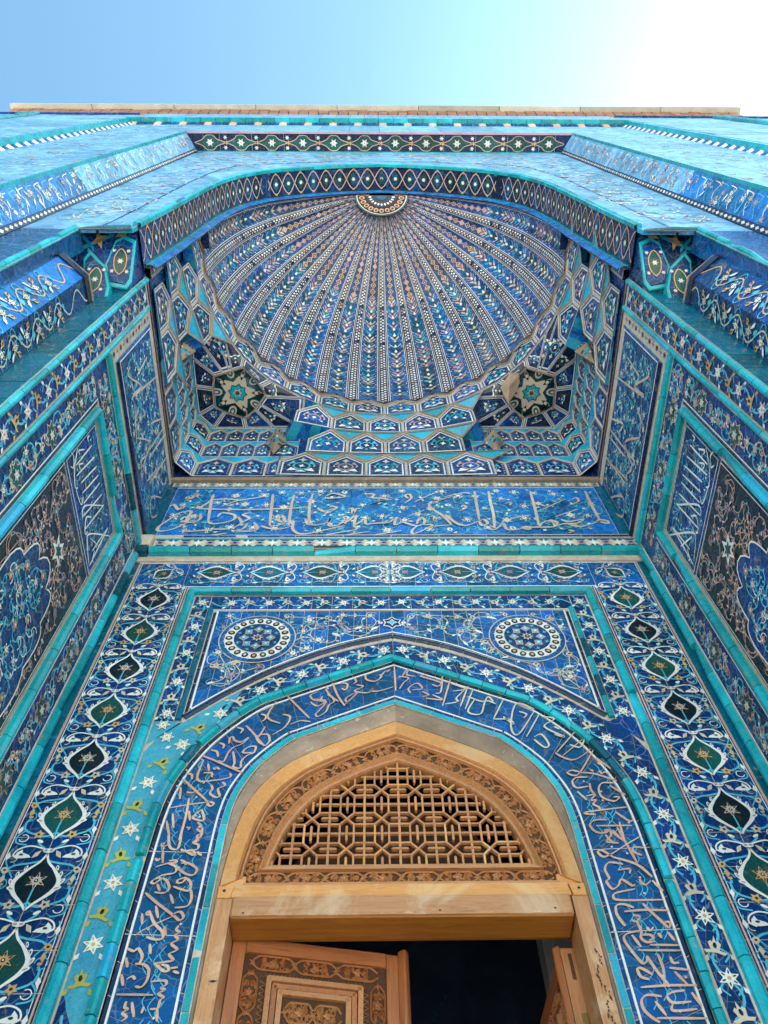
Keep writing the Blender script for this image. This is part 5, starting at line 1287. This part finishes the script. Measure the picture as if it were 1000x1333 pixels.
# ---------------------------------------------------------------- outer frame of the portal
def plane_map(p0, p1):
    """map (u, v, h): u 0..1 from plan point p0 to p1, v = z"""
    a, b_ = Vector(p0), Vector(p1); d = (b_-a); n = Vector((d.y, -d.x)).normalized()
    if n.y > 0 or (abs(n.y) < 1e-6 and n.x*p0[0] > 0): n = -n
    L = d.length
    return (lambda u, v, h: ((a+d.normalized()*u+n*h).x, (a+d.normalized()*u+n*h).y, v)), L
for s, nm in ((-1, 'left'), (1, 'right')):
    t = thing('portal_reveal', '%s slanted reveal of blue tile with faded flowers stepping out to the frame' % nm, 'wall', frame('world'), group='slanted reveals of the portal frame')
    mp_, L = plane_map((s*.862, .3148), (s*.905, .236))
    for j in range(26):
        z0, z1 = .3+3.9*j/26, .3+3.9*(j+1)/26
        for (u0, u1, mt) in ((0, .016, 'navy'), (.016, L, 'pale' if j > 14 else 'sky')):
            b = MB(mp_); b.quad3([(u0+.0005, z0+.001, 0), (u1-.0005, z0+.001, 0), (u1-.0005, z1-.001, R_.uniform(0, .0006)), (u0+.0005, z1-.001, 0)], mt); b.build('tile', t)
    b = MB(mp_)
    for j in range(120):
        z = .9+j*.0275; b.poly([(.008, z), (.013, z+.011), (.008, z+.022), (.003, z+.011)], .001, 'cream' if j % 2 else 'white')
    b.build('diamond_border', t)
    b = MB(mp_); rd = random.Random(5+s)
    for j in range(260):
        u, z = rd.uniform(.026, L-.012), rd.uniform(.9, 4.15); stamp(b, rd.choice(('flower:white,navy,tan', 'leaf:cyan', 'bud:cream,green', 'star:pink,navy,tan', 'leaf:white')), u, z, .0012, rd.uniform(0, 6.28), 1.1, 1.3)
    for j in range(60):
        z = .9+j*.054; b.stroke(smooth([(.022, z), (.05, z+.03), (.075, z+.02), (L-.01, z+.06)], 4), .0022, .0009, 'cyan' if j % 2 else 'white')
    b.build('flower_field', t)['kind'] = 'stuff'
    b = MB(); x0, x1 = sorted((s*.905, s*.912)); b.box(x0, x1, .226, .240, .3, 4.21, 'turq'); b.build('turquoise_arris', t)
    t = thing('portal_pilaster', '%s flat outer pilaster of pale reflecting blue tiles edged in turquoise' % nm, 'pilaster', frame('back', .232), group='outer pilasters of the portal')
    x0, x1 = sorted((s*.913, s*1.36))
    tiles(t, grid(x0, x1, .3, 4.9, 3, 32, .1), 'pale', gap=.002, h0=-.01, h1=.0, name='pilaster_tile')
    b = MB(); b.box(x0, x1, -.65, 4.95, -.10, -.0085, 'grout'); b.build('masonry_core', t)
    b = MB(); rd = random.Random(9)
    for j in range(320): stamp(b, rd.choice(('leaf:white', 'leaf:cyan', 'flower:white,navy,tan')), rd.uniform(x0+.03, x1-.03), rd.uniform(1.5, 4.8), .0008, rd.uniform(0, 6.28), 1.5)
    b.build('flower_field', t)['kind'] = 'stuff'
    b = MB(); xa, xb = sorted((s*1.352, s*1.372)); b.box(xa, xb, .3, 4.93, .0, .030, 'turq'); b.build('turquoise_arris', t)
    for j in range(90):
        z = 1.2+j*.041; b = MB(); xc = s*1.335
        b.fan((xc, z+.02, .014), [(xc-.014, z+.002, 0), (xc+.014, z+.002, 0), (xc+.014, z+.036, 0), (xc-.014, z+.036, 0), (xc-.014, z+.002, 0)], 'cobalt' if j % 2 else 'white'); b.build('dentil', t)
    t = thing('outer_frame_wall', '%s outermost tiled strip of the portal front beside the turquoise arris' % nm, 'wall', frame('back', .200), group='outermost strips of the portal front')
    x0, x1 = sorted((s*1.374, s*2.55))
    tiles(t, grid(x0, x1, .3, 5.22, 5, 28, .1), 'pale', gap=.002, h0=-.01, h1=.0, name='outer_tile')
    b = MB(); b.box(x0, x1, -.65, 5.23, -.13, -.0085, 'grout'); b.build('masonry_core', t)
    b = MB(); b.box(x0, x1, 5.215, 5.24, -.12, .012, 'ultra'); b.build('top_fillet', t)
    bead(t, [(s*1.95, .3), (s*1.95, 5.2)], .03, .02, 'turq', .3)
t = thing('portal_soffit', 'horizontal soffit strip with green cartouches and white stars under the outer frame', 'soffit', frame('world'))
def sm(u, v, h): return (u, v, 4.200-h)
for k in range(24):
    x0, x1 = -.905+1.81*k/24, -.905+1.81*(k+1)/24; b = MB(sm); b.quad3([(x0+.001, .236, 0), (x1-.001, .236, 0), (x1-.001, .3145, 0), (x0+.001, .3145, 0)], 'navy'); b.build('tile', t)
for k in range(12):
    x = -.80+1.60*k/11; b = MB(sm)
    q = smooth([(x-.072, .2755), (x-.035, .262), (x-.018, .246), (x, .243), (x+.018, .246), (x+.035, .262), (x+.072, .2755), (x+.035, .289), (x+.018, .305), (x, .308), (x-.018, .305), (x-.035, .289), (x-.072, .2755)], 3)
    b.poly(q, .0008, 'green'); b.stroke(q, .003, .0016, 'peach', closed=True); stamp(b, 'star:white,pink,tan', x, .2755, .002, 0, 1.7); b.build('cartouche', t)
    if k < 11:
        xm = x+.0727; b = MB(sm)
        for dv in (-.022, .022):
            stamp(b, 'star:white,pink,tan', xm, .2755+dv, .0016, 0, .95)
        stamp(b, 'lily:tan,black', xm, .2755, .0022, 1.57, 1.0)
        b.build('star_pair', t)
b = MB(); b.box(-.86, .86, .3115, .3175, 4.180, 4.2005, 'turq'); b.build('turquoise_fillet', t)
b = MB(); b.box(-.913, .913, .2265, .236, 4.190, 4.2005, 'pink'); b.build('turquoise_arris', t)
t = thing('upper_frame_wall', 'horizontal head of the outer frame with a dentilled turquoise ledge', 'frieze', frame('world'))
for k in range(18):
    x0, x1 = -1.35+2.7*k/18, -1.35+2.7*(k+1)/18; b = MB(); b.box(x0+.001, x1-.001, .232, .33, 4.2006, 4.90, 'pale'); b.build('tile', t)
b = MB(); b.box(-1.35, 1.35, .3305, .42, 4.2006, 5.14, 'grout'); b.build('masonry_core', t)
for k in range(60):
    x = -1.33+2.66*k/59; b = MB(); b.fan((x, .218, 4.872), [(x-.02, .2315, 4.85), (x+.02, .2315, 4.85), (x+.02, .222, 4.9), (x-.02, .222, 4.9), (x-.02, .2315, 4.85)], 'ultra' if k % 3 else 'peach'); b.build('dentil', t)
for k in range(34):
    x0, x1 = -1.372+2.744*k/34, -1.372+2.744*(k+1)/34; b = MB(); b.box(x0+.001, x1-.001, .198, .33, 4.901, 4.94, 'turq'); b.build('ledge_tile', t)
    b = MB(); b.box(x0+.001, x1-.001, .200, .33, 4.941, 5.40, 'pale'); b.build('tile', t)
t = thing('parapet_coping', 'grey coping over thin courses of pink brick along the top of the portal', 'parapet', frame('world'))
for c, (zz, yy) in enumerate(((5.402, .192), (5.442, .186), (5.482, .180))):
    n = 74
    for k in range(n):
        x0, x1 = -2.2+4.4*k/n, -2.2+4.4*(k+1)/n
        if c == 0 and abs(x0) > 1.34 and False: continue
        b = MB(); b.box(x0+.003, x1-.003, yy+R_.uniform(-.004, .002), .32, zz, zz+.036, 'brick'); b.build('brick', t)
for k in range(9):
    x0, x1 = -2.23+4.46*k/9, -2.23+4.46*(k+1)/9; dz = R_.uniform(-.006, .006); b = MB(); b.box(x0+.002, x1-.002, .152+R_.uniform(-.0015, .0015), .36, 5.525, 5.60+dz, 'cap'); b.build('coping_slab', t)
b = MB(); b.box(-2.2, 2.2, .205, .34, 5.241, 5.4015, 'grout'); b.build('masonry_core', t)

# ---------------------------------------------------------------- calligraphy: pen strokes in wall coordinates (1e-4 units)
LETTERS = {
 'frieze': [(0.0085, """-4680,19590 -4670,19160 -4560,18060
-4560,18060 -4400,17950 -4050,18060 -3910,18230 -3980,18440 -4290,18530 -4360,18310
-4910,18760 -4400,18730 -3560,18710 -2310,18790
-4900,18800 -4760,19070 -4620,19260 -4240,19300 -3890,19250 -3270,19460
-4350,18890 -4050,19160 -3720,19300
-4840,18490 -4790,18230 -4910,18060 -5120,18100 -5100,18620 -5370,18540 -5550,18230 -5750,17810 -5720,17610 -5540,17610 -5320,17730 -5100,18020
-5270,18150 -5220,18320 -5100,18230 -5110,18060 -5260,18100
-5100,17690 -4970,17570 -4700,17600 -4430,17670 -3990,17700 -3710,17970 -3840,18310
-3540,18530 -3730,18440 -3540,18230 -3720,18010
-3550,17970 -3630,17680 -3820,17600 -3450,17560 -3270,17680 -3390,18010
-3080,19580 -3040,18880 -2980,17840
-2980,17840 -2880,17840 -2650,17970 -2660,18260 -2780,18390 -2790,18140 -2640,18010
-3190,17840 -2990,17720 -2700,17680 -2400,17840
-2500,19530 -2530,18880 -2500,17840
-5720,18890 -5610,18980 -5450,18710 -5360,18890 -5350,18760
-5380,19310 -5340,19450 -5250,19310 -5200,19490 -5150,19590 -5140,19450
-4510,17320 -4000,17460"""),
(0.008, """-2010,19630 -2050,18880 -2000,17880
-2510,18790 -2050,18860
-2390,18090 -2390,17680 -2190,17430 -1800,17510 -1490,17670 -1090,17840
-2000,17880 -1780,17880 -1540,18000 -1470,18220 -1490,17840 -1250,17880 -1060,18220 -1090,17920
-1630,19480 -1450,19630 -1130,19430 -1520,19340 -1630,19390
-1550,17390 -1200,17510 -800,17670 -890,17880
-1130,17350 -480,17550
-340,17380 320,17580
-1030,18700 -930,18790 -900,18480 -820,18740 -730,18740
-1260,17960 -1030,18050 -830,18390 -850,17880 -600,18170 -560,17920 -320,17960 10,18000 180,18210 170,17870 380,18000 660,17830 890,17910 920,18170 800,18210 720,17910
880,17870 1110,17830 640,17420 590,17580 740,17830
1060,17790 1600,17890
1600,17870 1430,18340 1090,18910 1420,19240 1780,19470
-570,19620 -350,19570 -400,19380 -140,19340 -10,19240 -440,19010 120,19290
460,19050 640,19330 610,19570 480,19520 560,19330
720,19100 1040,19430 1360,19670
540,18340 950,18650
1050,18290 1180,18340 1180,18080 1280,18290 1320,18210
-1830,18790 -1660,18610 -1450,18740 -1310,18830
-1540,18920 -1330,18790 -1650,18430"""),
(0.0085, """1570,19430 1790,19540 2110,19660 2260,19600
1490,18400 1740,17940 1980,17840 2290,18040 2450,18140 2520,17940 2360,17840 2320,18040
2390,19770 2360,19040 2330,18140
2770,19770 2740,19040 2730,18400 2660,17690
2470,17690 2680,17640 2910,17940 2970,17640 3260,17640 3470,17790 3550,17640 3360,17690
3910,19710 3860,18710 3800,17830
3340,17740 3760,17740 4150,17760 4290,17980 4110,18080 3890,17930 3810,17760
4420,18130 4600,18030 4990,18130 4770,17930 4480,17930
4140,17730 4480,17930 4830,17780 5160,17930 5380,18030 5580,17930 5590,18080 5380,18130 5370,17980
5420,19760 5400,18920 5410,18130
4940,19250 5090,19360 5090,19140 4790,18920
1860,18610 2050,18770 2010,18930 1930,18820
3150,18190 3680,18390
4020,18660 4750,19250
3120,19040 3280,19090 3230,18930
4300,18290 4990,18710
4500,17590 4610,17540 4470,17440"""),
],
 'pink': [(0.0052, """-3270,8550 -3250,8210 -3320,8160 -3400,8240 -3460,8500
-3470,8250 -3510,8260 -3480,8210 -3420,8240 -3390,8290
-2970,8550 -2960,8390 -3050,8280 -2970,8230 -2980,8150 -3150,8130 -3210,8160
-3150,8130 -3000,8050 -3020,8120 -3090,8140
-3470,8150 -3420,7920
-3550,8010 -3500,7970 -3480,8010
-3510,7860 -3350,7920 -3230,7930 -3260,7970 -3340,7960
-3350,7920 -3220,7860 -3220,7760 -3390,7720 -3510,7620 -3460,7590 -3400,7650 -3420,7680 -3490,7640
-3430,7450 -3290,7440 -3240,7510 -3290,7620 -3360,7670
-3420,7580 -3360,7470
-3160,7910 -3080,7920 -2990,7880 -2910,7810 -2940,7720 -3040,7730 -3160,7810 -3170,7860
-3180,7980 -3110,7940 -3080,7890
-3140,7590 -3150,7640 -3050,7680 -3070,7610 -3140,7590
-3050,7680 -2960,7600 -2950,7480 -3030,7480 -3190,7540
-2930,7480 -2900,7340 -2940,7230 -3100,7210
-3200,7410 -3130,7270
-3550,7440 -3380,7300 -3090,7090 -3000,7020 -2950,7060 -3000,7140 -3070,7130 -3090,7090
-3540,6810 -3400,6920 -3090,7090
-3520,7130 -3480,6970
-3360,7240 -3290,7060
-3470,7120 -3440,7160 -3410,7110 -3470,7110
-3410,7130 -3320,6980 -3180,6850 -3170,6760 -3270,6750 -3380,6790
-3180,6940 -3130,6810
-2990,6950 -3010,6890 -2960,6850 -3010,6810 -2960,6750 -3030,6690 -2940,6610 -3030,6550 -2960,6470 -3030,6450 -3190,6430
-3190,6430 -3060,6330 -2990,6330 -3020,6390 -3100,6410
-3310,6690 -3270,6550
-3590,6630 -3490,6590 -3450,6630 -3370,6530 -3380,6430 -3430,6420
-3410,6420 -3320,6410 -3240,6340 -3230,6210 -3280,6120 -3360,6130
-3570,6510 -3520,6380
-3570,6290 -3510,6140
-3490,6220 -3430,6260 -3380,6220
-3170,6190 -3010,6200 -2980,6150 -3030,6110 -2980,6080 -3050,6040 -2980,5990 -3010,5950 -3020,5860 -3110,5850
-3020,5850 -2990,5700
-3560,6030 -3110,6020
-3420,5950 -3420,5880 -3380,5850 -3430,5810 -3370,5760 -3420,5710
-3350,5940 -3280,5760
-3200,5800 -3190,5880
-2970,6360 -2880,6370
-2930,6320 -2850,6290
-2970,8120 -2890,8050"""),
(0.0052, """-2610,10720 -2470,10550 -2270,10270 -2210,10240
-2210,10240 -2160,10350 -2200,10490 -2300,10500 -2390,10450 -2350,10340 -2270,10260
-2360,10420 -2270,10690
-2380,11000 -2290,10960 -2300,10860 -2360,10810
-2750,10660 -2650,10620 -2680,10520
-2840,10290 -2840,10430 -2790,10440 -2750,10360 -2630,10330 -2530,10440
-2520,10420 -2620,10280 -2750,10200 -2820,10070 -2850,9920 -2880,9870 -2960,9900
-3110,10140 -3010,10100 -2970,9980
-3000,10300 -2920,10260 -2920,10170
-2740,10100 -2680,9850 -2690,9760 -2570,9730 -2570,9880 -2490,10010 -2390,10070 -2380,10210 -2490,10200 -2560,10130 -2560,10070 -2410,10070
-3240,10010 -3000,9890 -2750,9750 -2530,9630
-3200,9920 -3220,9490 -2930,9480 -2710,9540 -2720,9630
-3110,9840 -3070,9680
-3150,9630 -3020,9630 -3000,9540
-3010,9740 -2970,9710 -2960,9750 -2900,9700
-3420,9620 -3330,9590 -3310,9490
-3450,9500 -3250,9300 -2990,9050
-3550,8920 -3300,8980 -2990,9030
-2990,9050 -2880,9010 -2910,8950 -2970,8990 -2950,9050
-3280,9110 -3260,8810 -3260,8570 -3270,8320
-3450,9330 -3420,9090
-3340,9230 -3240,9220 -3100,9310
-2980,9380 -2950,9300 -2970,9210 -2870,9130 -2810,9160 -2860,9300 -2760,9370 -2810,9440
-3040,8890 -3150,8750 -3070,8690 -2970,8690 -3040,8890
-3230,8860 -3180,8680
-3470,8810 -3400,8540
-3530,8670 -3440,8410
-3400,8840 -3340,8860
-3060,8650 -2990,8570 -3040,8520 -2960,8450 -3020,8400 -2980,8300
-3210,8550 -3160,8540 -3180,8500"""),
(0.0052, """-1150,11830 -1050,11500 -910,11210
-1120,11780 -960,11830 -870,11780 -900,11640 -980,11680
-760,11970 -710,11870 -760,11800
-540,12070 -520,11920 -360,11870 -240,11990 -270,12060
-270,11990 -170,12160 -70,12210 -140,12140
-710,11780 -580,11730 -740,11610 -490,11560 -370,11730 -430,11610 -270,11610 -20,11720
-860,11270 -890,11410 -680,11570 -910,11230
-1230,11500 -1150,11450 -1100,11320 -1190,11230 -1240,11050 -1380,10930 -1420,11010
-1320,11460 -1360,11320
-1530,11320 -1400,11210 -1280,11320 -1470,11370 -1540,11500 -1420,11590
-1270,11730 -1220,11660
10,12310 20,11610
70,11960 150,12010 220,12160 280,12210 240,12060 400,12010
80,12010 270,11960 170,11820 90,11650
600,12060 500,12010 710,11910 870,11810 800,11720 700,11770
290,11540 260,11680 420,11820 510,11670 320,11630
510,11580 620,11490 500,11440
910,12010 850,11580 750,11530
690,11490 860,11350 560,11400
1050,11910 850,11190"""),
(0.0052, """-1950,11460 -1650,11060 -1520,10890
-2130,10490 -1930,10680 -1860,10930 -2000,11000
-2150,11330 -2260,10930 -2020,10770
-1840,10740 -1670,10830 -1490,10800
-1420,10990 -1250,11320 -1490,11390
-1270,11660 -1170,11460 -1020,11320"""),
(0.0052, """3300,10080 3000,9590 2890,9520 2790,9580 2870,9630 3000,9590
3000,9590 3240,9560 3580,9410
3260,10120 3130,9990 2920,9870 2750,9930 2650,10030
3180,10340 2760,9960
3300,9910 3510,9660
3320,9620 3350,9560 3400,9590 3460,9560
3300,9800 3350,9760
3170,9650 3220,9620
3110,9490 2930,9480 2860,9390 2920,9270 3110,9300
3140,9360 3140,9240 3210,9100
3520,9360 3340,9360 3270,9240 3310,9070 3490,8990 3580,9070 3490,9070
3460,9300 3680,9110
3060,9100 3200,9130 3130,9020 3210,9020 3150,8940 3220,8880 3240,8780 3290,8750 3220,8800
3680,8880 3030,8790 3000,8750 3140,8740
2930,9190 3060,9020
3280,8630 3110,8630 3000,8540 3060,8410 3200,8390 3270,8440 3190,8440
3090,8520 3630,8520
3460,8590 3440,8210
3450,8790 3620,8610 3690,8650
3320,8440 3390,8310
3190,8360 3230,8260 3280,8210"""),
(0.0056, """3400,8490 3460,8180 3520,7860
3700,8320 3460,8180 3100,7970 3000,8040 3060,8080 3190,7970
3190,7970 3510,7840 3670,7630
3170,8400 3270,8430 3270,8350 3180,8240 3260,8220 3350,8210
3310,8400 3430,8250
3690,8120 3550,8130 3530,8050 3630,7990
3310,7840 3120,7870 3030,7760 3050,7610 3000,7560 3050,7440 3150,7490 3220,7590 3340,7490 3390,7510
3220,7740 3380,7760 3360,7680
3370,7440 3120,7390 3040,7340 3110,7270 3710,7270
3480,7600 3490,7530 3550,7510 3630,7570
3650,7570 3750,7400
3270,7150 3150,7200 3040,7180 3010,7060 3050,6930 3080,6880
3730,7100 3400,7110 3120,7090
3410,7210 3450,7130 3580,6940 3650,6850 3690,6920 3620,6930
3230,7040 3310,7020 3250,6950 3190,6970
3250,6950 3270,6810 3240,6710 3300,6650 3400,6660
3250,6750 3370,6750 3400,6700 3330,6670
3330,6610 3710,6600
3360,6860 3390,6810 3450,6860
3480,6770 3510,6700
3620,6790 3670,6670
3150,6540 3710,6530
3250,6810 3070,6770 3010,6690 3060,6540 3150,6370 3220,6390 3240,6460
3130,6750 3200,6580
3240,6460 3300,6270 3370,6130 3400,6050
3390,6490 3400,6290 3340,6050
3540,6450 3550,6370 3630,6370
3480,6300 3730,6270
3530,6250 3630,6090
3240,6210 3130,6290 3070,6290 3080,6190 3180,6150
3040,6050 3370,6070 3750,6070
3270,5940 3100,5960 3010,5900 3000,5790 3060,5700 3150,5630
3170,5880 3250,5710
3330,5940 3420,5990 3580,6010
3330,5940 3380,5860 3610,5870
3370,5840 3340,5770 3450,5760 3650,5780
3650,5980 3720,5810
3130,5680 3740,5670"""),
],
 'cream': [(0.0052, """900,11240 1130,11300 1120,11400 1310,11640
1360,11710 1170,11170
1450,11640 1250,11100
1060,11790 1310,11640 1070,11580
1460,11370 1290,11030 1510,10970 1640,11300 1810,11230
1780,11300 1700,11430 1590,11300 1330,11440
1970,11360 1720,10840
1720,10840 1990,10830 2050,10710 1900,10900
2470,11030 2100,10460 2000,10650 2180,11230 2480,11090
2550,10960 2230,10400
2620,10890 2790,10830 2580,10640 2880,10390 2720,10450
2360,10400 2500,10460 2580,10220 2490,10160 2350,10340
3080,10510 2680,10040
2930,10210 3090,10150 3210,10330
2200,11030 2320,10960 2260,10860
2750,10640 2830,10580"""),
],
 'side': [(0.0055, """6450,14860 6440,13900
6710,14870 6620,13810
6930,14900 6840,13960
7130,14910 7040,13920
7300,14900 7240,13880
7570,14910 7460,13760
7820,14930 7720,13690
8360,14930 8470,13580
6110,13760 6250,13840 6410,13730 6330,13610
6180,14100 6450,13770 6760,13640 6840,13750
7820,14890 7360,14030 7320,13770 7450,13700
8590,14970 7940,13930 8020,13710 8420,13600
8350,14850 8300,13880
8480,14310 8010,13890
6350,14420 6250,14130 6340,14150
6560,14240 6490,14010 6640,14060
7600,14040 7560,13850 7770,13670 7840,13770
7130,13940 7200,13760 6770,13660
8360,13990 8460,13800 8530,13830
6220,14810 6230,14690 6320,14720
7680,14140 7590,13970"""),
],
 'sidefrieze': [(0.0085, """6830,20200 6560,17870
5880,18050 6020,17800 6550,18650 6510,17900
8240,20170 8200,18590
9060,20230 8940,18200
7520,17740 8050,18680 8340,17900 8650,18150
6940,18240 7160,17740
9800,19100 9340,18210 9760,17980 9990,18530
6770,17950 7620,17690
8460,20290 8360,18510
8940,19200 8800,18060
6100,19490 6230,18420
8230,18370 8160,17790 8460,18040
7960,20070 7700,19070 8060,19320"""),
],
}

def write(parent, key, mat, h, fu=lambda u: u, w0=None):
    nl = 0
    for w_, txt in LETTERS[key]:
        w_ = (w0 or w_)*(.66 if key != 'frieze' else .88)
        for ln in txt.split('\n'):
            P = [tuple(int(c)/1e4 for c in q.split(',')) for q in ln.split()]
            if key == 'pink': P = [(u-(.0125*min(1, max(0, (.98-v)/.08)) if u > .2 else 0), v) for u, v in P]
            if len(P) < 2: continue
            P = smooth([(fu(u), v) for u, v in P], 5) if len(P) > 2 else resample([(fu(u), v) for u, v in P], 6)
            n = len(P); W = []
            for j in range(n):
                a, c = P[max(j-1, 0)], P[min(j+1, n-1)]; an = math.atan2(c[1]-a[1], c[0]-a[0]); t_ = j/(n-1)
                W.append(w_*(.42+.78*abs(math.sin(an-.6)))*(.55+.45*min(1, min(t_, 1-t_)*n/3+.15)))
            nl += 1; b = MB(); b.stroke(P, W, h+(nl*7 % 40)*.00003, mat); b.build('letter', parent)
write(FRIEZE, 'frieze', 'beige', H3)
write(INSC, 'pink', 'peach', H3-.0004); write(INSC, 'cream', 'cream', H3)
rd = random.Random(3)
for (s, z0, z1) in ((1, .50, 1.0), (-1, .56, 1.0)):
    for k in range(16):
        z = rd.uniform(z0, z1); x = s*rd.uniform(.292, .352); put('dot:beige', INSC, x, z, H3+.0008, rd.uniform(-.5, .5), .55)
ib = MB()
for s in (-1, 1):       # fine blue-white tendrils behind the letters
    for k in range(60):
        z = rd.uniform(.45, .98); x = rd.uniform(.290, .345); ib.stroke(smooth([(s*x, z), (s*(x+.008), z+.012), (s*(x+.002), z+.024)], 3), .0011, H1+.0002, 'cyan')
ib.build('tendril', INSC)['kind'] = 'stuff'
for k, (wall, fz, sg) in enumerate(((CALLI[0], CALLI[1], 1), (CALLI[2], CALLI[3], -1))):
    write(wall, 'side', 'white', H3, lambda u, sg=sg: sg*u); write(fz, 'sidefrieze', 'beige', H3+.0004, lambda u, sg=sg: sg*u)
    rd = random.Random(8+k); arabesque(wall, [(sg*.62, 1.355), (sg*.86, 1.355), (sg*.86, 1.52), (sg*.62, 1.52)], .034, ['leaf:cyan', 'dot:white', 'bud:peach,navy'], ('cyan',), .7, .0014, h=H1, seed=91+k)
